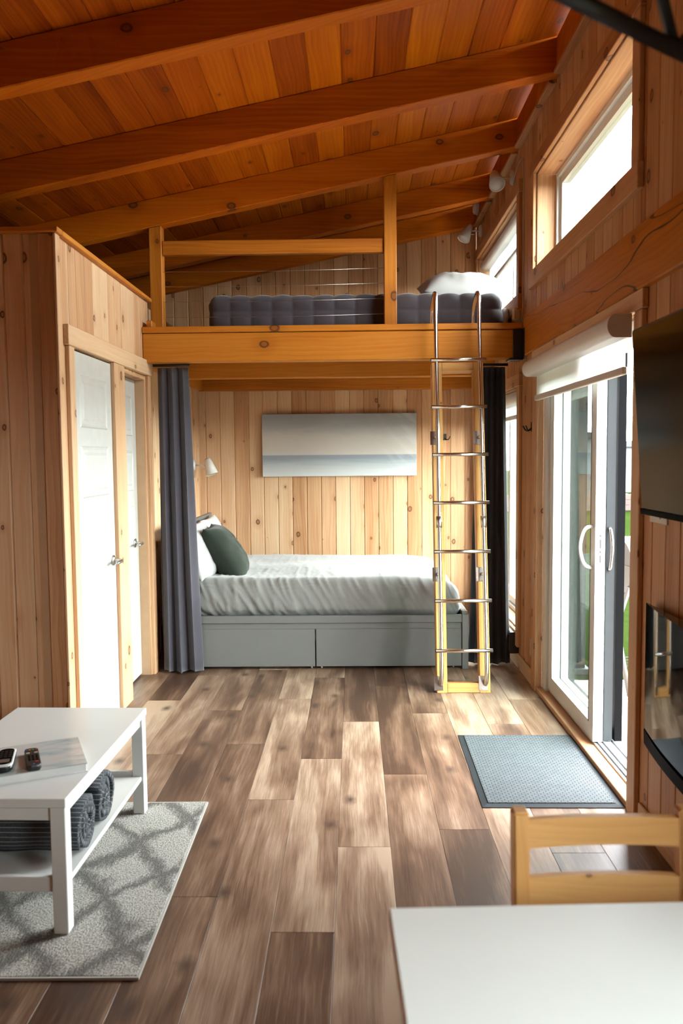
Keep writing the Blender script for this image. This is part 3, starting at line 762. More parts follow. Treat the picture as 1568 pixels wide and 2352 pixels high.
# ------------------------------------------------------------------ sleeping loft with railing
loft = thing('loft', 'amber pine sleeping loft platform spanning the end of the cabin', 'loft', (0, 5.43, 2.12))
def lb(name, x0, x1, ya, yb, za, zb, mat, bev=0.004): return box(name, x0, x1, ya - 5.43, yb - 5.43, za - 2.12, zb - 2.12, mat, loft, bev)
lb('front_beam', XL + 0.002, XR - 0.035, 5.43, 5.53, 2.128, 2.318, M['amber_x'], 0.006)
lb('nosing', XL + 0.002, XR - 0.032, 5.42, 5.60, 2.320, 2.360, M['amber_x'])
lb('deck', XL - 0.045, XR - 0.032, 5.602, YB - 0.004, 2.330, 2.358, M['pale_x'])
lb('joist', XL - 0.005, XR - 0.035, 6.47, 6.56, 2.115, 2.328, M['amber_x'], 0.006)
lb('ledger', XL - 0.045, XR - 0.035, 7.60, YB - 0.003, 2.105, 2.328, M['amber_x'], 0.006)
lb('side_ledger', XL - 0.048, XL - 0.006, 5.61, 7.598, 2.115, 2.328, M['amber_y'], 0.006)
lb('end_block', XL + 0.03, XL + 0.065, 5.44, 5.55, 2.361, 2.405, M['amber_x'])
hg = lb('beam_hanger', XR - 0.095, XR - 0.031, 5.405, 5.419, 2.12, 2.316, M['black_metal'], 0.002)
lb('hanger_flange', XR - 0.034, XR - 0.0305, 5.36, 5.405, 2.118, 2.318, M['black_metal'], 0.001)
lb('hanger_seat', XR - 0.12, XR - 0.031, 5.405, 5.53, 2.116, 2.127, M['black_metal'], 0.001)

rail = thing('loft_railing', 'loft railing of two posts, one rail and thin steel cables', 'railing', (0, 5.71, 2.36))
def rb(name, x0, x1, ya, yb, za, zb, mat): return box(name, x0, x1, ya - 5.71, yb - 5.71, za - 2.36, zb - 2.36, mat, rail, 0.004)
for xa in (-1.398, 0.219):
    bm = bmesh.new(); w = 0.086
    ps = [(xa, 5.667, 2.361), (xa + w, 5.667, 2.361), (xa + w, 5.757, 2.361), (xa, 5.757, 2.361)]
    bv = [bm.verts.new((p[0], p[1] - 5.71, 0.001)) for p in ps] + [bm.verts.new((p[0], p[1] - 5.71, raft(p[0]) - 2.362)) for p in ps]
    for f in ((3, 2, 1, 0), (4, 5, 6, 7), (0, 1, 5, 4), (1, 2, 6, 5), (2, 3, 7, 6), (3, 0, 4, 7)): bm.faces.new([bv[i] for i in f])
    bmesh.ops.bevel(bm, geom=bm.edges[:], offset=0.004, segments=1, affect='EDGES')
    from_bm('post', bm, M['amber_z'], rail)
rb('top_rail', -1.31, 0.217, 5.685, 5.74, 2.890, 2.985, M['amber_x'])
for z in (2.78, 2.678, 2.574, 2.468):
    tube('cable', [(-1.312, 0.0, z - 2.36), (-0.5, 0.0, z - 2.364), (0.219, 0.0, z - 2.36 + 0.008)], 0.0014, M['nickel'], rail, seg=6)

# ------------------------------------------------------------------ loft bed
lm = thing('loft_mattress', 'low mattress wrapped in a plum-grey square-stitched quilt in the loft', 'mattress', (0.02, 6.55, 2.36))
def qd(p, n):
    P_ = 0.148
    sx = abs(math.sin(math.pi * p.x / P_)) ** 0.5
    tv = p.y if abs(n.z) > 0.6 else p.z * 1.0
    sy = abs(math.sin(math.pi * ((p.y + 0.02) / P_))) ** 0.5 if abs(n.z) > 0.7 else abs(math.sin(math.pi * ((p.z - 0.015) / 0.125))) ** 0.5
    k = noise.noise(p * 4.0) * 0.006 + noise.noise(p * 17.0) * 0.0025
    return p + n * ((sx * sy) * 0.018 - 0.006 + k)
qt = soft_box('quilt', (1.045, 0.735, 0.125), (0.08, 0.05, 0.06), (210, 90, 30), M['quilt'], lm, (0, 0, 0.145), qd)
soft_box('fitted_sheet', (0.03, 0.66, 0.09), (0.025, 0.05, 0.04), (3, 10, 4), M['linen_white'], lm, (1.075, 0, 0.1))
pillow('pillow', 0.66, 0.44, 0.25, M['linen_white'], (0.85, 6.38, 2.765), (R(14), 0, R(4)), 'white crinkled pillow on the quilt by the loft window', 'pillow', seed=3, wr=0.02)

# ------------------------------------------------------------------ lower bed
bed = thing('bed', 'grey lacquered bed frame with two drawers under the loft', 'bed', (-0.25, 6.39, 0))
BX0, BX1, BY0, BY1 = -1.30, 0.79, 5.58, 7.20
def bb_(name, x0, x1, ya, yb, za, zb, mat=None, bev=0.003, par=None): return box(name, x0 + 0.25, x1 + 0.25, ya - 6.39, yb - 6.39, za, zb, mat or M['bed_grey'], par or bed, bev)
bb_('side_rail', BX0 + 0.03, BX1 - 0.045, BY0 + 0.004, BY0 + 0.04, 0.285 + 0.045, 0.382)
bb_('fascia', BX0 + 0.03, BX1 - 0.045, BY0 + 0.02, BY0 + 0.036, 0.20, 0.329)
bb_('side_rail', BX0 + 0.03, BX1 - 0.045, BY1 - 0.04, BY1, 0.20, 0.382)
bb_('footboard', BX1 - 0.04, BX1, BY0 + 0.04, BY1, 0.03, 0.40)
bb_('corner_post', BX1 - 0.044, BX1, BY0, BY0 + 0.039, 0.0, 0.388)
bb_('headboard', BX0, BX0 + 0.028, BY0, BY1, 0.0, 1.0)
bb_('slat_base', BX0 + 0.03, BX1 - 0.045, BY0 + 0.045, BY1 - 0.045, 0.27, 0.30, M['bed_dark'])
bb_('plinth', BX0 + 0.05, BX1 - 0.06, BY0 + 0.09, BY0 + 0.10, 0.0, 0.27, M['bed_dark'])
dj = -0.278
for a, b in ((BX0 + 0.035, dj - 0.004), (dj + 0.004, BX1 - 0.048)):
    dr = bb_('drawer', a, b, BY0 + 0.006, BY0 + 0.024, 0.022, 0.288)
for xx in (dj - 0.03, dj + 0.04, BX1 - 0.10):
    lathe('castor', [(0.0, 0.0), (0.011, 0.0), (0.011, 0.012), (0.0, 0.012)], M['plastic'], bed, (xx + 0.25 - 0.006, BY0 + 0.05 - 6.39, 0.012), (1, 0, 0), 12)
def dd(p, n):
    side = max(0.0, -n.y); end = max(0.0, n.x)
    top = max(0.0, n.z)
    w = noise.noise(Vector((p.x * 15.0 + p.z * 8.0, p.y * 2.5, p.z * 2.6)))
    w2 = noise.noise(Vector((p.x * 34.0 + p.z * 16.0, p.y * 5.0, p.z * 6.0 + 4.0)))
    ridge = (1 - abs(w)) ** 4 * 0.013 + (1 - abs(w2)) ** 5 * 0.006
    left = max(0.0, min(1.0, (0.35 - p.x) / 0.9))
    big = noise.noise(Vector((p.x * 2.2, p.y * 2.2, 1.7))) * 0.016
    d = (side * (0.45 + 0.75 * left) + end * 0.9) * (ridge - 0.008) + top * (big + (0.35 + 0.65 * left) * 0.5 * (ridge - 0.008) * (1.2 if p.y < -0.15 else 0.6))
    if p.z < -0.06: d -= side * 0.03 * (-0.06 - p.z) / 0.06
    q = p + n * d
    q.z -= 0.03 * max(0.0, (p.x - 0.62) / 0.4) ** 1.5
    return q
dv = soft_box('duvet', (0.985, 0.765, 0.155), (0.15, 0.13, 0.14), (170, 110, 26), M['duvet'], None, (-0.235, 6.39, 0.475), dd)
tag(dv, 'rumpled light grey duvet covering the lower bed', 'duvet')
# pillows: long side along Y, leaning on the headboard
pillow('pillow', 0.42, 0.66, 0.15, M['linen_white'], (-1.18, 6.72, 0.79), (0, R(78), 0), 'white pillow standing against the headboard, further back', 'pillow', seed=9)
pillow('pillow', 0.45, 0.68, 0.17, M['linen_white'], (-1.14, 6.02, 0.79), (0, R(68), R(-3)), 'white pillow leaning behind the green velvet cushion', 'pillow', seed=5)
pillow('cushion', 0.50, 0.52, 0.23, M['velvet'], (-0.975, 6.10, 0.765), (0, R(56), R(3)), 'dark green velvet cushion propped on the grey duvet', 'cushion', seed=2, wr=0.014)

# ------------------------------------------------------------------ picture on the end wall
cv = thing('canvas_picture', 'wide unframed canvas of a pale hazy seascape', 'picture', (-0.135, 7.63, 1.595))
box('canvas', -0.722, 0.722, -0.032, -0.004, -0.292, 0.292, M['art'], cv, 0.003)
box('stretcher_frame', -0.70, 0.70, -0.004, 0.0, -0.27, 0.27, M['pale_x'], cv, 0)

# ------------------------------------------------------------------ curtains
def curtain(name, label, xt0, xt1, xb0, xb1, y, z1, folds, amp, mat, z0=0.012, phase=0.0):
    n, m = folds * 20, 30
    vs, fs = [], []
    for j in range(m + 1):
        t = j / m; z = z1 + (z0 - z1) * t
        a, b = xt0 + (xb0 - xt0) * t, xt1 + (xb1 - xt1) * t
        for i in range(n + 1):
            s = i / n
            ph = 2 * math.pi * folds * s + phase + 0.9 * noise.noise(Vector((s * 2.2, t * 0.8, 2.0)))
            A = amp * (0.75 + 0.5 * t) * (0.8 + 0.6 * noise.noise(Vector((s * 5.0, 0.3, 7.0))))
            x = a + (b - a) * s + 0.35 * A * math.sin(2 * ph)
            yy = y + A * math.sin(ph) + 0.006 * noise.noise(Vector((s * 3, t * 3, 0.0)))
            vs.append((x, yy, z + (0.006 * math.sin(ph * 0.5) if j == m else 0.0)))
    for j in range(m):
        for i in range(n):
            p = j * (n + 1) + i
            fs.append((p, p + 1, p + n + 2, p + n + 1))
    root = thing(name, label, 'curtain', ((xb0 + xb1) / 2, y, 0))
    o = mesh('cloth', [(v[0] - root.location[0], v[1] - y, v[2]) for v in vs], fs, mat, root, smooth=True)
    sm = o.modifiers.new('thickness', 'SOLIDIFY'); sm.thickness = 0.004
    tube('rail', [(xt0 - 0.02 - root.location[0], 0, z1 + 0.016), (xt1 + 0.02 - root.location[0], 0, z1 + 0.016)], 0.010, M['black_metal'], root, seg=8)
    return root
curtain('curtain', 'charcoal-grey curtain gathered beside the white doors', -1.335, -1.125, -1.345, -1.070, 5.525, 2.10, 3, 0.040, M['curtain'], phase=0.8)
curtain('curtain', 'near-black curtain gathered behind the steel ladder by the window', 0.875, 1.055, 0.815, 1.105, 5.70, 2.10, 5, 0.032, M['curtain_dark'], phase=2.0)

# ------------------------------------------------------------------ ladder
lad = thing('loft_ladder', 'steel tube ladder fixed to a leaning pine frame up to the loft', 'ladder', (0.680, 5.01, 0.0), (R(-9.3), 0, 0))
LH = 2.125
box('stile', -0.168, -0.102, 0.0, 0.085, 0.0, LH, M['ladder_z'], lad, 0.003); box('stile', 0.102, 0.168, 0.0, 0.085, 0.0, LH, M['ladder_z'], lad, 0.003)
box('foot_plate', -0.1015, 0.1015, 0.0, 0.085, 0.002, 0.062, M['ladder_x'], lad, 0.003); box('head_plate', -0.1015, 0.1015, 0.0, 0.085, LH - 0.055, LH, M['ladder_x'], lad, 0.003)
inv = (Matrix.Translation(lad.location) @ Matrix.Rotation(R(-9.3), 4, 'X')).inverted()
for sx in (-0.143, 0.137):
    top = [inv @ Vector((0.68 + sx, y, z)) for (y, z) in ((5.335, 2.49), (5.36, 2.545), (5.43, 2.555), (5.55, 2.50), (5.575, 2.44), (5.58, 2.361))]
    rl = tube('rail', [(sx, -0.004, 0.055), (sx, -0.05, 0.075), (sx, -0.065, 0.15), (sx, -0.065, 0.30), (sx, -0.065, 2.20)] + [tuple(p) for p in top], 0.0135, M['chrome'], lad, seg=12, smooth_pts=2)
    for zz in (0.062, 0.745, 1.625):
        fl = box('bracket_plate', sx - 0.028 - 0.014, sx + 0.028 - 0.014, -0.004, -0.0005, zz - 0.045, zz + 0.045, M['chrome'], rl, 0.001)
        if zz > 0.1: tube('standoff', [(sx - 0.010, -0.002, zz), (sx - 0.004, -0.058, zz)], 0.010, M['chrome'], rl, seg=10)
    lathe('coupling', [(0.0, -0.036), (0.0185, -0.036), (0.0185, 0.036), (0.0, 0.036)], M['nickel'], rl, (sx, -0.065, 1.075), (0, 0, 1), 14)
for k in range(7):
    z = 0.270 + 0.3085 * k
    rg = tube('rung', [(-0.178, -0.083, z), (0.172, -0.083, z)], 0.0115, M['chrome'], lad, seg=12)
    for sx in (-0.1795, 0.1735):
        lathe('end_cap', [(0.0, -0.0016), (0.0108, -0.0016), (0.0108, 0.0016), (0.0, 0.0016)], M['black_plastic'], rg, (sx, -0.083, z), (1, 0, 0), 10)

# ------------------------------------------------------------------ wall lamps
def wall_lamp(label, base, nrm, arm, aim, cord, lscale=1.0):
    t = thing('wall_lamp', label, 'lamp', base)
    nv = Vector(nrm)
    lathe('wall_plate', [(0.0, 0.0), (0.052, 0.0), (0.052, 0.010), (0.044, 0.020), (0.0, 0.022)], M['lamp_white'], t, (0, 0, 0), nrm, 28)
    tip = nv * arm
    tube('arm', [nv * 0.018, tip], 0.0065, M['lamp_white'], t)
    a = Vector(aim).normalized(); L = 0.155 * lscale
    c = tip + nv * 0.03
    sh = lathe('shade', [(0.0, -0.065), (0.020, -0.063), (0.029, -0.052), (0.036, -0.02), (0.057, 0.088), (0.054, 0.088), (0.030, -0.03), (0.0, -0.045)], M['lamp_white'], t, c, a, 28)
    lathe('diffuser', [(0.0, 0.0805), (0.0515, 0.0805), (0.0515, 0.083), (0.0, 0.083)], M['linen_white'], t, c, a, 28)
    tube('knob', [c + a * 0.035 - nv * 0.035, c + a * 0.035 - nv * 0.075], 0.005, M['lamp_white'], t)
    if cord:
        tube('power_cord', [Vector(p) - Vector(base) for p in cord], 0.0035, M['cord'], t, seg=6, smooth_pts=2)
    return t
wall_lamp('white cone wall lamp tilted towards the room, above the loft window corner', (XR, 5.92, 3.455), (-1, 0, 0), 0.100, (0.05, -0.66, -0.75),
          [(1.145, 5.90, 3.40), (1.143, 5.78, 3.47), (1.143, 5.56, 3.48), (1.143, 5.55, 3.38), (1.143, 5.535, 2.9), (1.143, 5.535, 2.5), (1.143, 5.55, 2.40), (1.135, 5.68, 2.40)])
wall_lamp('white cone wall lamp aimed down at the loft pillow', (XR, 7.37, 3.475), (-1, 0, 0), 0.095, (-0.42, -0.22, -0.88),
          [(1.145, 7.37, 3.42), (1.143, 7.45, 3.36), (1.143, 7.60, 3.26), (1.143, 7.63, 3.22), (1.143, 7.635, 2.6)])
wall_lamp('white cone wall lamp over the head of the lower bed', (XL - 0.05, 7.31, 1.42), (1, 0, 0), 0.115, (0.30, -0.12, -0.95),
          [(XL - 0.045, 7.31, 1.37), (XL - 0.044, 7.31, 1.2), (XL - 0.044, 7.315, 0.8), (XL - 0.044, 7.31, 0.4)])
sd = thing('smoke_detector', 'round white smoke detector above the loft window', 'smoke detector', (1.12, 7.36, 3.672))
lathe('base', [(0.0, 0.0), (0.062, 0.0), (0.062, 0.014), (0.0, 0.014)], M['plastic'], sd, (0, 0, 0), (-1, 0, 0)); lathe('cover', [(0.0, 0.0145), (0.055, 0.0145), (0.055, 0.032), (0.044, 0.044), (0.0, 0.044)], M['plastic'], sd, (0, 0, 0), (-1, 0, 0))

# ------------------------------------------------------------------ blinds
def roller(name, label, y0, y1, ztop, r, drop, x, film=False):
    t = thing(name, label, 'blind', (x, (y0 + y1) / 2, ztop)); h = (y1 - y0) / 2
    # cassette: quarter-round box
    prof = [(0.045, 0.0)] + [(-0.028 - 0.040 * math.sin(a), -0.055 + 0.055 * math.cos(a)) for a in [math.pi * i / 10 for i in range(11)]] + [(0.045, -0.11)]
    prof = [(px * r, pz * r) for px, pz in prof]
    n = len(prof); vs = [(px, -h, pz) for px, pz in prof] + [(px, h, pz) for px, pz in prof]
    fs = [(i, (i + 1) % n, n + (i + 1) % n, n + i) for i in range(n)] + [tuple(reversed(range(n))), tuple(range(n, 2 * n))]
    c = mesh('cassette', vs, fs, M['vinyl'], t)
    for sg in (-1, 1):
        c0, c1 = sg * (h + 0.0005), sg * (h + 0.006)
        vs = [(px * 1.03, c0, pz * 1.02 + 0.001) for px, pz in prof] + [(px * 1.03, c1, pz * 1.02 + 0.001) for px, pz in prof]
        o = mesh('end_cap', vs, fs, M['plastic'], t); bm = bmesh.new(); bm.from_mesh(o.data); bmesh.ops.recalc_face_normals(bm, faces=bm.faces); bm.to_mesh(o.data); bm.free()
    autosmooth(c, 40)
    if drop:
        m_ = 12; vs = [(0.024 + 0.003 * math.sin(q * 1.3), -h + 0.02 + (2 * h - 0.04) * q / m_, zz) for zz in (-0.108 * r, -0.11 * r - drop) for q in range(m_ + 1)]
        mesh('fabric', vs, [(q, q + 1, m_ + 2 + q, m_ + 1 + q) for q in range(m_)], M['blind'], t, smooth=True)
        box('bottom_bar', 0.012, 0.032, -h + 0.02, h - 0.02, -0.11 * r - drop - 0.032, -0.11 * r - drop, M['plastic'], t, 0.003)
    return t
roller('roller_blind', 'white roller blind with rounded cassette above the sliding door', 3.33, 4.98, 2.058, 0.85, 0.115, 1.085)
roller('roller_blind', 'white roller blind at the top of the loft window', 5.73, 7.49, 3.235, 0.72, 0.12, 1.215)
roller('roller_blind', 'white roller blind at the top of the tall alcove window', 5.69, 7.47, 1.945, 0.8, 0.07, 1.19)

# ------------------------------------------------------------------ small fittings
def hook(label, base, nrm, across):
    t = thing('coat_hook', label, 'hook', base); nv, av = Vector(nrm), Vector(across)
    box('back_plate', *(sorted((-0.012 * abs(av.x) + 0.0, 0.012 * abs(av.x) + nv.x * 0.004 * abs(nv.x))) if abs(nv.x) < 0.5 else sorted((0.0, nv.x * 0.004))),
        *(sorted((-0.012 * abs(av.y), 0.012 * abs(av.y))) if abs(nv.y) < 0.5 else sorted((0.0, nv.y * 0.004))), -0.03, 0.03, M['black_metal'], t, 0.001)
    for s in (-1, 1):
        tube('prong', [nv * 0.004 + Vector((0, 0, -0.012)), nv * 0.02 + av * s * 0.012 + Vector((0, 0, -0.028)), nv * 0.035 + av * s * 0.032 + Vector((0, 0, -0.020)), nv * 0.045 + av * s * 0.040 + Vector((0, 0, 0.006))], 0.005, M['black_metal'], t, seg=8, smooth_pts=2)
    return t
hook('black double coat hook on the end wall beside the picture', (0.858, 7.63, 1.66), (0, -1, 0), (1, 0, 0))
hook('black double coat hook on the strip beside the sliding door', (XR, 5.28, 1.672), (-1, 0, 0), (0, 1, 0))
ad = thing('power_adapter', 'cream plug adapter in the socket under the loft window', 'adapter', (XR, 5.66, 2.465))
box('socket_plate', -0.006, 0.0, -0.035, 0.035, -0.057, 0.057, M['white'], ad, 0.002); box('adapter_body', -0.05, -0.0065, -0.03, 0.03, -0.05, 0.03, M['lamp_white'], ad, 0.004)
tube('cord', [(-0.028, 0, -0.05), (-0.028, 0, -0.075), (-0.02, -0.03, -0.09), (-0.01, -0.09, -0.085)], 0.0035, M['cord'], ad, seg=6, smooth_pts=1)
ot = thing('wall_outlet', 'white double outlet low on the wall beside the sliding door', 'outlet', (XR, 5.215, 0.235))
box('cover_plate', -0.006, 0.0, -0.036, 0.036, -0.058, 0.058, M['white'], ot, 0.002)
for s in (-1, 1): box('socket', -0.009, -0.0062, -0.017, 0.017, s * 0.026 - 0.015, s * 0.026 + 0.015, M['plastic'], ot, 0.001)
ht = thing('baseboard_heater', 'white electric baseboard heater under the alcove window', 'heater', (XR, 6.3, 0.10))
box('housing', -0.055, -0.001, -0.66, 0.60, 0.0, 0.145, M['white'], ht, 0.004); box('grille', -0.060, -0.0555, -0.62, 0.56, 0.105, 0.118, M['black_plastic'], ht, 0); box('end_panel', -0.066, -0.001, -0.672, -0.661, -0.003, 0.148, M['black_plastic'], ht, 0.001)
up = thing('cable_plate', 'small white cable plate on the wall below the television', 'wall plate', (XR, 3.06, 1.262))
box('plate', -0.006, 0.0, -0.085, 0.085, -0.03, 0.03, M['white'], up, 0.002); box('clip', -0.012, -0.0062, -0.03, 0.03, -0.012, 0.012, M['plastic'], up, 0.001)

# ------------------------------------------------------------------ television and fireplace on the window wall
tv = thing('television', 'large dark television on the pine wall beside the sliding door', 'television', (1.075, 2.41, 1.61), (0, R(-4.1), 0))
box('body', -0.04, 0.0, -0.56, 0.58, -0.330, 0.335, M['black_plastic'], tv, 0.004)
box('screen', -0.043, -0.0405, -0.55, 0.57, -0.31, 0.325, M['screen'], tv, 0)
box('lower_bezel', -0.046, -0.0405, -0.56, 0.58, -0.333, -0.312, M['black_frame'], tv, 0.001)
box('wall_mount', 0.001, 0.058, -0.2, 0.2, -0.10, 0.10, M['black_metal'], tv, 0.002)
fp = thing('electric_fireplace', 'black glass wall fireplace mirroring the floor, below the television', 'fireplace', (XR, 2.5, 0.64))
box('casing', -0.028, -0.001, -0.60, 0.575, -0.23, 0.25, M['black_plastic'], fp, 0.004)
n = 18; vs = []
for i in range(n + 1):
    yy = -0.615 + 1.205 * i / n; bow = 0.05 * (1 - ((i / n) * 2 - 1) ** 2)
    vs += [(-0.034 - bow, yy, -0.205), (-0.034 - bow, yy, 0.285), (-0.0295, yy, 0.285), (-0.0295, yy, -0.205)]
fs = []
for i in range(n):
    for k in range(4): fs.append((i * 4 + k, i * 4 + (k + 1) % 4, (i + 1) * 4 + (k + 1) % 4, (i + 1) * 4 + k))
fs += [(0, 1, 2, 3), (n * 4 + 3, n * 4 + 2, n * 4 + 1, n * 4)]
o = mesh('front_glass', vs, fs, M['fire_glass'], fp); bm = bmesh.new(); bm.from_mesh(o.data); bmesh.ops.recalc_face_normals(bm, faces=bm.faces); bm.to_mesh(o.data); bm.free(); autosmooth(o)
vs = []
for i in range(n + 1):
    yy = -0.615 + 1.205 * i / n; bow = 0.055 * (1 - ((i / n) * 2 - 1) ** 2)
    vs += [(-0.036 - bow, yy, -0.206), (-0.034 - bow * 0.8, yy, -0.265), (-0.004, yy, -0.275), (-0.004, yy, -0.2305)]
o = mesh('lower_trim', vs, fs, M['black_frame'], fp); bm = bmesh.new(); bm.from_mesh(o.data); bmesh.ops.recalc_face_normals(bm, faces=bm.faces); bm.to_mesh(o.data); bm.free(); autosmooth(o)

# ------------------------------------------------------------------ rug, doormat
rg = thing('rug', 'grey and ivory trellis rug under the white coffee table', 'rug', (-1.45, 2.80, 0.0005), (0, 0, R(0.6)))
box('pile', -0.81, 0.808, -0.585, 0.585, 0.0, 0.009, M['rug'], rg, 0.002)
multibox('binding', [(0.808, 0.815, -0.592, 0.592, 0.0, 0.008), (-0.817, -0.81, -0.592, 0.592, 0.0, 0.008), (-0.81, 0.808, -0.592, -0.585, 0.0, 0.008), (-0.81, 0.808, 0.585, 0.592, 0.0, 0.008)], M['rug_edge'], rg)
dm = thing('doormat', 'slate-grey woven rubber mat in front of the sliding door', 'doormat', (0.838, 3.79, 0.0005), (0, 0, R(-0.6)))
bm = bmesh.new()
def rectring(a, b, z): return [bm.verts.new((sx * a, sy * b, z)) for sx, sy in ((-1, -1), (1, -1), (1, 1), (-1, 1))]
r0, r1, r2 = rectring(0.299, 0.445, 0.0), rectring(0.299, 0.445, 0.003), rectring(0.272, 0.418, 0.009)
bm.faces.new(r0[::-1])
for p, q in ((r0, r1), (r1, r2)):
    for k in range(4): bm.faces.new([p[k], p[(k + 1) % 4], q[(k + 1) % 4], q[k]])
bm.faces.new(r2); from_bm('sloped_edge', bm, M['rubber'], dm)
box('woven_top', -0.271, 0.271, -0.417, 0.417, 0.0091, 0.0125, M['mat'], dm, 0.001)

# ------------------------------------------------------------------ coffee table with its things
CT_ROT = R(-1.2)
ct = thing('coffee_table', 'white rectangular coffee table with open shelf on the rug', 'table', (-1.165, 2.88, 0.010), (0, 0, CT_ROT))
box('table_top', -0.275, 0.275, -0.455, 0.455, 0.408, 0.437, M['white_lacquer'], ct, 0.002)
for sx in (-1, 1):
    for sy in (-1, 1):
        box('leg', sx * 0.2475 - 0.0235, sx * 0.2475 + 0.0235, sy * 0.4275 - 0.0235, sy * 0.4275 + 0.0235, 0.0, 0.407, M['white_lacquer'], ct, 0.002)
for sy in (-1, 1): box('apron', -0.223, 0.223, sy * 0.43 - 0.011, sy * 0.43 + 0.011, 0.362, 0.407, M['white_lacquer'], ct, 0.002)
for sx in (-1, 1): box('apron', sx * 0.25 - 0.011, sx * 0.25 + 0.011, -0.403, 0.403, 0.372, 0.407, M['white_lacquer'], ct, 0.002)
box('shelf', -0.262, 0.262, -0.403, 0.403, 0.142, 0.160, M['white_lacquer'], ct, 0.002)
for sy in (-1, 1): box('shelf_rail', -0.223, 0.223, sy * 0.425 - 0.010, sy * 0.425 + 0.010, 0.128, 0.176, M['white_lacquer'], ct, 0.002)
bk = thing('picture_book', 'large glossy book with pale blue cover on coffee table', 'book', (-1.14, 2.70, 0.4475), (0, 0, R(25)))
bx0, bx1, by0, by1 = -0.24, 0.19, -0.155, 0.125
box('pages', bx0 + 0.004, bx1 - 0.004, by0 + 0.004, by1 - 0.003, 0.0025, 0.0265, M['page'], bk, 0)
box('back_cover', bx0, bx1, by0, by1, 0.0, 0.0025, M['page'], bk, 0); box('front_cover', bx0, bx1, by0, by1, 0.0268, 0.0295, M['cover'], bk, 0)
TOPZ = 0.4475 + 0.0298
ph = thing('cordless_phone', 'black and silver cordless handset lying on the book', 'phone', (-1.172, 2.628, TOPZ), (0, 0, R(18)))
def slab_round(name, w, l, h, mat, par, z, taper=0.8, r=0.02):
    bm = bmesh.new(); n = 5; loops = []
    def outline(f):
        pts = []
        for cx, cy, a0 in ((w / 2 - r, l / 2 - r, 0), (-w / 2 + r, l / 2 - r, 90), (-w / 2 + r, -l / 2 + r, 180), (w / 2 - r, -l / 2 + r, 270)):
            for i in range(n): a = R(a0 + 90 * i / (n - 1)); pts.append(((cx + r * math.cos(a)) * f, (cy + r * math.sin(a)) * (1 - (1 - f) * w / l)))
        return pts
    for f, zz in ((taper, z), (1.0, z + h * 0.35), (1.0, z + h * 0.75), (0.93, z + h)): loops.append([bm.verts.new((x, y, zz)) for x, y in outline(f)])
    m = len(loops[0])
    for p, q in zip(loops[:-1], loops[1:]):
        for k in range(m): bm.faces.new([p[k], p[(k + 1) % m], q[(k + 1) % m], q[k]])
    bm.faces.new(loops[0][::-1]); bm.faces.new(loops[-1])
    return from_bm(name, bm, mat, par, smooth=False)
slab_round('shell', 0.056, 0.165, 0.020, M['black_plastic'], ph, 0.0); slab_round('silver_band', 0.057, 0.166, 0.006, M['vinyl'], ph, 0.0205, 0.98); pf = slab_round('face', 0.046, 0.150, 0.0015, M['black_frame'], ph, 0.0268, 1.0)
box('display', -0.017, 0.017, -0.060, -0.030, 0.0284, 0.0289, M['lcd'], pf, 0)
for i in range(3):
    for j in range(4): box('key', -0.019 + i * 0.014, -0.009 + i * 0.014, -0.012 + j * 0.017, -0.004 + j * 0.017, 0.0284, 0.0295, M['black_plastic'], pf, 0.0006)
rm = thing('remote_control', 'black remote control with coloured keys lying on the book', 'remote', (-1.088, 2.645, TOPZ), (0, 0, R(25)))
rs = slab_round('shell', 0.046, 0.175, 0.020, M['black_plastic'], rm, 0.0, 0.85, 0.014)
for i, c in enumerate(('blue', 'orange', 'green_key', 'red')): box('key', -0.019 + i * 0.010, -0.012 + i * 0.010, 0.066, 0.072, 0.0201, 0.0213, M[c], rs, 0.0005)
for sx in (-1, 1): box('key', sx * 0.013 - 0.006, sx * 0.013 + 0.006, 0.032, 0.042, 0.0201, 0.0213, M['key_grey'], rs, 0.0005)
for i in range(3):
    for j in range(4): box('key', -0.015 + i * 0.012, -0.008 + i * 0.012, -0.035 + j * 0.014, -0.029 + j * 0.014, 0.0201, 0.0212, M['black_frame'], rs, 0.0005)
box('key', 0.006, 0.015, -0.054, -0.047, 0.0201, 0.0213, M['red'], rs, 0.0005); box('key', -0.003, 0.003, -0.074, -0.069, 0.0201, 0.0213, M['blue'], rs, 0.0005)

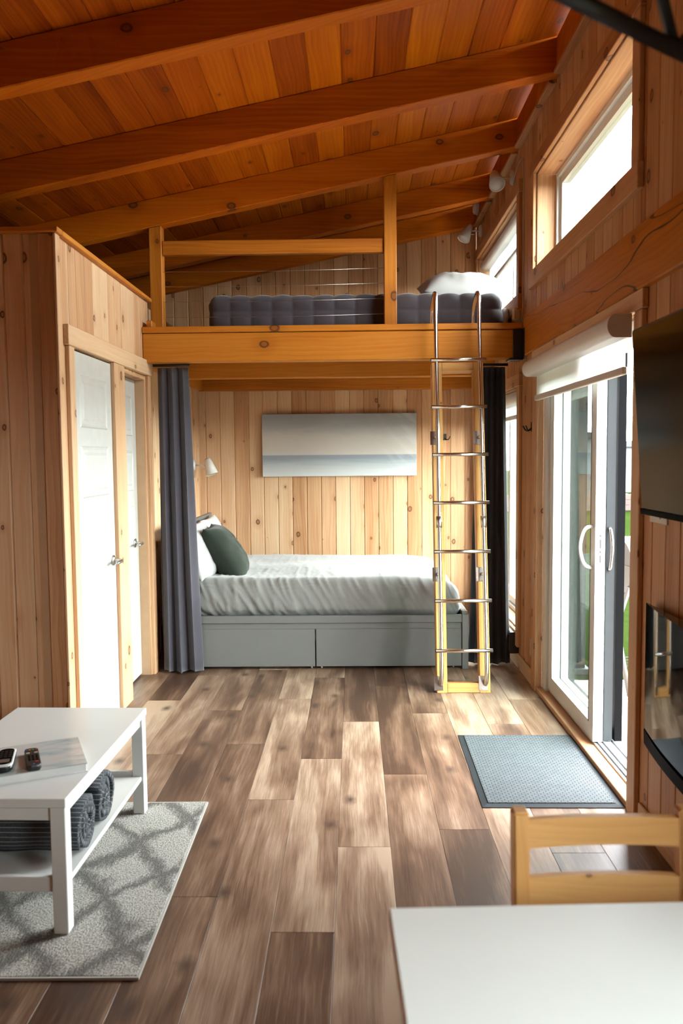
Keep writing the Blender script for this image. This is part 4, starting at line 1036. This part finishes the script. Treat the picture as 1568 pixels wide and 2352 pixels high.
def rolled(label, cy, r, turns, length, seed, flat):
    """rolled-up blanket: a spiral of thick cloth, its axis across the shelf"""
    t = thing('rolled_blanket', label, 'blanket', (-1.165, cy, 0.010 + 0.1605)); n = int(turns * 30); th = r / (turns + 0.55)
    bm = bmesh.new(); uvl = bm.loops.layers.uv.new('UVMap')
    xs = [-length / 2 + length * i / 14 for i in range(15)]
    outer, inner, arc = [], [], [0.0]
    prev = None
    for i in range(n + 1):
        a = 2 * math.pi * turns * i / n; rr = th * 0.45 + th * turns * i / n
        rows_o, rows_i = [], []
        for k, x in enumerate(xs):
            e = abs(x) / (length / 2)
            wob = 0.006 * noise.noise(Vector((x * 8 + seed, math.cos(a) * 2, math.sin(a) * 2 + seed))) + (0.010 * noise.noise(Vector((a * 0.8 + seed, x * 3, 0))) if e > 0.95 else 0)
            xx = x + (0.016 * noise.noise(Vector((a * 0.5, seed, 1))) if e > 0.95 else 0)
            for lst, q in ((rows_o, rr + th * 0.46 + wob), (rows_i, rr - th * 0.40 + wob)):
                q = max(q, 0.004)
                lst.append(bm.verts.new((xx, q * math.cos(a), q * math.sin(a) * flat + r * flat)))
        outer.append(rows_o); inner.append(rows_i)
        p = Vector((rr * math.cos(a), rr * math.sin(a)))
        if prev is not None: arc.append(arc[-1] + (p - prev).length)
        prev = p
    def quad(vs, us):
        f = bm.faces.new(vs); f.smooth = True
        for lp, u in zip(f.loops, us): lp[uvl].uv = (u, 0.0)
    for i in range(n):
        us = (arc[i], arc[i + 1], arc[i + 1], arc[i])
        for k in range(len(xs) - 1):
            quad([outer[i][k], outer[i + 1][k], outer[i + 1][k + 1], outer[i][k + 1]], us)
            quad([inner[i][k + 1], inner[i + 1][k + 1], inner[i + 1][k], inner[i][k]], us)
        for k in (0, len(xs) - 1):
            q = [outer[i][k], inner[i][k], inner[i + 1][k], outer[i + 1][k]]
            quad(q if k == 0 else q[::-1], (arc[i], arc[i], arc[i + 1], arc[i + 1]))
    k_ = n
    for k in range(len(xs) - 1): quad([outer[n][k], inner[n][k], inner[n][k + 1], outer[n][k + 1]], (arc[n],) * 4)
    from_bm('roll', bm, M['blanket'], t)
    # fringe tassels at the loose edge
    return t
rolled('rolled charcoal blanket with fine stripes, nearer the front rail of the table shelf', 2.665, 0.098, 3.6, 0.50, 1.0, 0.93)
rolled('rolled charcoal striped blanket at the back of the table shelf', 2.862, 0.092, 3.4, 0.50, 6.0, 1.0)

# ------------------------------------------------------------------ dining table, chair, pendant
dt = thing('dining_table', 'white dining table with square corner beside the pine chair', 'table', (0.052, 1.305, 0.0), (0, 0, R(2.2)))
box('table_top', 0.0, 0.80, -1.15, 0.0, 0.715, 0.745, M['table_white'], dt, 0.003)
for (lx, ly) in ((0.03, -0.085), (0.71, -0.085), (0.03, -1.12), (0.71, -1.12)): box('leg', lx, lx + 0.055, ly, ly + 0.055, 0.0, 0.714, M['table_white'], dt, 0.003)
for ly in (-0.07, -1.10): box('apron', 0.086, 0.709, ly, ly + 0.022, 0.63, 0.714, M['table_white'], dt, 0.002)
for lx in (0.045, 0.733): box('apron', lx, lx + 0.02, -1.064, -0.086, 0.63, 0.714, M['table_white'], dt, 0.002)
ch = thing('dining_chair', 'honey pine chair with two curved back slats at the table end', 'chair', (0.482, 1.53, 0.0), (0, 0, R(1.5)))
CWH = 0.1625
for sx in (-1, 1):
    # rear post: upright, leaning back a little above the seat
    xa = sx * CWH
    bm = bmesh.new(); secs = [(0.0, 0.005), (0.43, 0.0), (0.62, 0.008), (0.805, 0.022)]; lp = []
    for z, yo in secs: lp.append([bm.verts.new((xa + dx, yo + dy, z)) for dx, dy in ((-0.0155, -0.018), (0.0155, -0.018), (0.0155, 0.018), (-0.0155, 0.018))])
    for p, q in zip(lp[:-1], lp[1:]):
        for k in range(4): bm.faces.new([p[k], p[(k + 1) % 4], q[(k + 1) % 4], q[k]])
    bm.faces.new(lp[0][::-1]); bm.faces.new(lp[-1]); bmesh.ops.bevel(bm, geom=[e for e in bm.edges], offset=0.004, segments=2, affect='EDGES')
    from_bm('rear_post', bm, M['chair_z'], ch)
    box('front_leg', xa - 0.016, xa + 0.016, -0.40, -0.368, 0.0, 0.415, M['chair_z'], ch, 0.003)
    box('side_rail', xa - 0.011, xa + 0.011, -0.367, -0.019, 0.355, 0.412, M['chair_z'], ch, 0.003)
    box('stretcher', xa - 0.009, xa + 0.009, -0.367, -0.019, 0.16, 0.19, M['chair_z'], ch, 0.003)
def slat(z0, z1, yb):
    n = 14; vs = []; w = CWH - 0.0157
    for i in range(n + 1):
        s = -1 + 2 * i / n; x = w * s; bow = 0.010 * (1 - s * s); arch = 0.001 * (1 - s * s)
        for yy, zz in ((yb + bow - 0.008, z0 + arch), (yb + bow + 0.008, z0 + arch), (yb + bow + 0.012, z1 + arch), (yb + bow - 0.004, z1 + arch)): vs.append((x, yy, zz))
    fs = [(0, 1, 2, 3)[::-1], (n * 4, n * 4 + 1, n * 4 + 2, n * 4 + 3)]
    for i in range(n):
        for k in range(4): fs.append((i * 4 + k, i * 4 + (k + 1) % 4, (i + 1) * 4 + (k + 1) % 4, (i + 1) * 4 + k))
    o = mesh('back_slat', vs, fs, M['chair_x'], ch); bm = bmesh.new(); bm.from_mesh(o.data); bmesh.ops.recalc_face_normals(bm, faces=bm.faces); bm.to_mesh(o.data); bm.free(); autosmooth(o)
slat(0.733, 0.788, 0.012); slat(0.617, 0.675, 0.004)
box('rear_rail', -CWH + 0.0157, CWH - 0.0157, -0.011, 0.011, 0.355, 0.412, M['chair_x'], ch, 0.003); box('front_rail', -CWH + 0.0165, CWH - 0.0165, -0.394, -0.374, 0.355, 0.412, M['chair_x'], ch, 0.003)
soft_box('seat', (0.175, 0.195, 0.011), (0.02, 0.02, 0.008), (10, 10, 2), M['chair_x'], ch, (0, -0.215, 0.427))

pd = thing('pendant_lamp', 'black metal geometric cage pendant hanging over the dining table', 'lamp', (0.62, 0.90, 2.12))
A, B = Vector((0.20, 1.08, 0)), Vector((0.545, 1.337, 0))   # lower ring side seen from below
u = (B - A).normalized(); v = Vector((u.y, -u.x, 0)); side = (B - A).length
ring = [A, B]; d_ = u.copy(); pcur = B
for k in range(4):
    d_ = Matrix.Rotation(R(-60), 3, 'Z') @ d_; pcur = pcur + d_ * side; ring.append(pcur.copy())
cen = sum(ring, Vector()) / 6
pd.location = (cen.x, cen.y, 2.12)
rl_ = [p - cen for p in ring]
mids = []
for i in range(6):
    p, q = rl_[i], rl_[(i + 1) % 6]
    tube('ring_bar', [p, q], 0.0155, M['black_metal'], pd, seg=4)
    t_ = q * 0.87 + p * 0.13
    up_p, up_q = (p * 0.92 + Vector((0, 0, 0.17))), (q * 0.92 + Vector((0, 0, 0.17)))
    mid_up = (up_p + up_q) / 2
    tube('strut', [t_, mid_up], 0.0095, M['black_metal'], pd, seg=4); tube('strut', [t_, mid_up + (up_q - up_p) * 0.9], 0.0095, M['black_metal'], pd, seg=4)
for i in range(6):
    p, q = rl_[i], rl_[(i + 1) % 6]; tube('upper_bar', [p * 0.92 + Vector((0, 0, 0.17)), q * 0.92 + Vector((0, 0, 0.17))], 0.0095, M['black_metal'], pd, seg=4)
    tube('crown_bar', [p * 0.92 + Vector((0, 0, 0.17)), Vector((0, 0, 0.42))], 0.007, M['black_metal'], pd, seg=4)
tube('stem', [(0, 0, 0.20), (0, 0, ceil(cen.x) - 2.12 - 0.02)], 0.007, M['black_metal'], pd)
lathe('canopy', [(0.0, -0.03), (0.06, -0.03), (0.06, 0.0), (0.0, 0.0)], M['black_metal'], pd, (0, 0, ceil(cen.x) - 2.12 - 0.013))
lathe('bulb', [(0.0, -0.07), (0.03, -0.05), (0.035, -0.02), (0.015, 0.03), (0.015, 0.06), (0.0, 0.06)], M['linen_white'], pd, (0, 0, 0.15))

# ------------------------------------------------------------------ outside
lawn = mesh('lawn', [(1.36, -30, 0), (90, -30, 0), (90, 90, 0), (1.36, 90, 0), (1.36, -30, -0.1), (90, -30, -0.1), (90, 90, -0.1), (1.36, 90, -0.1)],
            [(0, 1, 2, 3), (7, 6, 5, 4), (0, 4, 5, 1), (1, 5, 6, 2), (2, 6, 7, 3), (3, 7, 4, 0)], M['grass'], None, (0, 0, -0.35)); tag(lawn, 'green lawn outside the sliding door', 'lawn', kind='structure')
dk = thing('porch_deck', 'sunlit boarded porch deck outside the sliding door', 'deck', (2.4, 3.6, -0.35))
for k in range(30):
    ya = 1.35 + k * 0.142
    box('deck_board', 1.37 - 2.4, 3.5 - 2.4, ya - 3.6, ya + 0.136 - 3.6, 0.235, 0.262, M['deck_x'], dk, 0.002)
multibox('deck_frame', [(1.4 - 2.4, 1.45 - 2.4, -2.2, 1.95, 0.0, 0.234), (3.4 - 2.4, 3.45 - 2.4, -2.2, 1.95, 0.0, 0.234)], M['deck_x'], dk)
pp = thing('porch_post', 'dark grey porch post beyond the glass door', 'post', (1.86, 6.78, -0.35))
box('shaft', -0.065, 0.065, -0.065, 0.065, 0.05, 3.2, M['post_dark'], pp, 0.004); box('footing', -0.10, 0.10, -0.10, 0.10, 0.0, 0.05, M['stone'], pp, 0.004)
gr = thing('gas_grill', 'grey and black barbecue grill out on the porch deck', 'grill', (2.02, 5.40, -0.088), (0, 0, R(6)))
def half_barrel(name, r, l, z, mat, up, squash=1.0):
    n = 14; vs = []; 
    for x in (-l / 2, l / 2):
        for i in range(n + 1):
            a = math.pi * i / n; vs.append((x, r * math.cos(a), z + (1 if up else -1) * r * squash * math.sin(a)))
    m = n + 1; fs = [(i, i + 1, m + i + 1, m + i) for i in range(n)] + [tuple(range(m))[::-1], tuple(range(m, 2 * m)), (n, 0, m, m + n)]
    o = mesh(name, vs, fs, mat, gr); bm = bmesh.new(); bm.from_mesh(o.data); bmesh.ops.recalc_face_normals(bm, faces=bm.faces); bm.to_mesh(o.data); bm.free(); return autosmooth(o)
half_barrel('lid', 0.23, 0.56, 0.86, M['black_plastic'], True, 0.75); half_barrel('firebox', 0.225, 0.54, 0.855, M['grill_grey'], False, 0.9)
box('side_shelf', 0.29, 0.55, -0.19, 0.19, 0.80, 0.83, M['grill_grey'], gr)
tube('lid_handle', [(-0.15, -0.20, 0.96), (-0.15, -0.25, 0.97), (0.15, -0.25, 0.97), (0.15, -0.20, 0.96)], 0.011, M['chrome'], gr)
for sx in (-1, 1):
    tube('leg', [(sx * 0.27, -0.17, 0.72), (sx * 0.30, 0.20, 0.02)], 0.016, M['grill_grey'], gr); tube('leg', [(sx * 0.26, 0.17, 0.72), (sx * 0.28, -0.22, 0.02)], 0.016, M['grill_grey'], gr)
    lathe('wheel', [(0.0, -0.018), (0.07, -0.018), (0.07, 0.018), (0.0, 0.018)], M['black_plastic'], gr, (sx * 0.33, 0.20, 0.071), (1, 0, 0), 18)
for k in range(5): tube('rack_wire', [(-0.27, -0.14 + k * 0.07, 0.18), (0.27, -0.14 + k * 0.07, 0.18)], 0.004, M['black_metal'], gr, seg=6)
nb = thing('cabin', 'small grey cabin across the lawn', 'building', (8.3, 29.0, -0.35))
box('walls', -1.3, 0.45, -1.5, 1.5, 0.0, 2.35, M['stone'], nb, 0.01); box('roof', -1.6, 0.75, -1.8, 1.8, 2.35, 2.55, M['post_dark'], nb, 0.01)
for yy in (0,): box('window', -0.95, -0.45, -1.53, -1.501, 1.1, 1.7, M['alu'], nb, 0.005)
nb2 = thing('cabin', 'pale grey cabin further behind the small grey cabin', 'building', (13.2, 40.0, -0.35))
box('walls', -3.0, 3.0, -2.0, 2.0, 0.0, 2.1, M['alu'], nb2, 0.01); box('roof', -3.3, 3.3, -2.3, 2.3, 2.1, 2.4, M['stone'], nb2, 0.01)
fc = thing('planter_fence', 'low brown timber border at the edge of the lawn', 'fence', (8.5, 25.5, -0.35))
for k in range(3): box('rail', -4.5, 6.0, -0.04, 0.04, 0.04 + k * 0.17, 0.20 + k * 0.17, M['fence_brown'], fc, 0.004)
for k in range(8): box('post', -4.4 + k * 1.45, -4.25 + k * 1.45, 0.045, 0.14, 0.0, 0.56, M['fence_brown'], fc, 0.004)
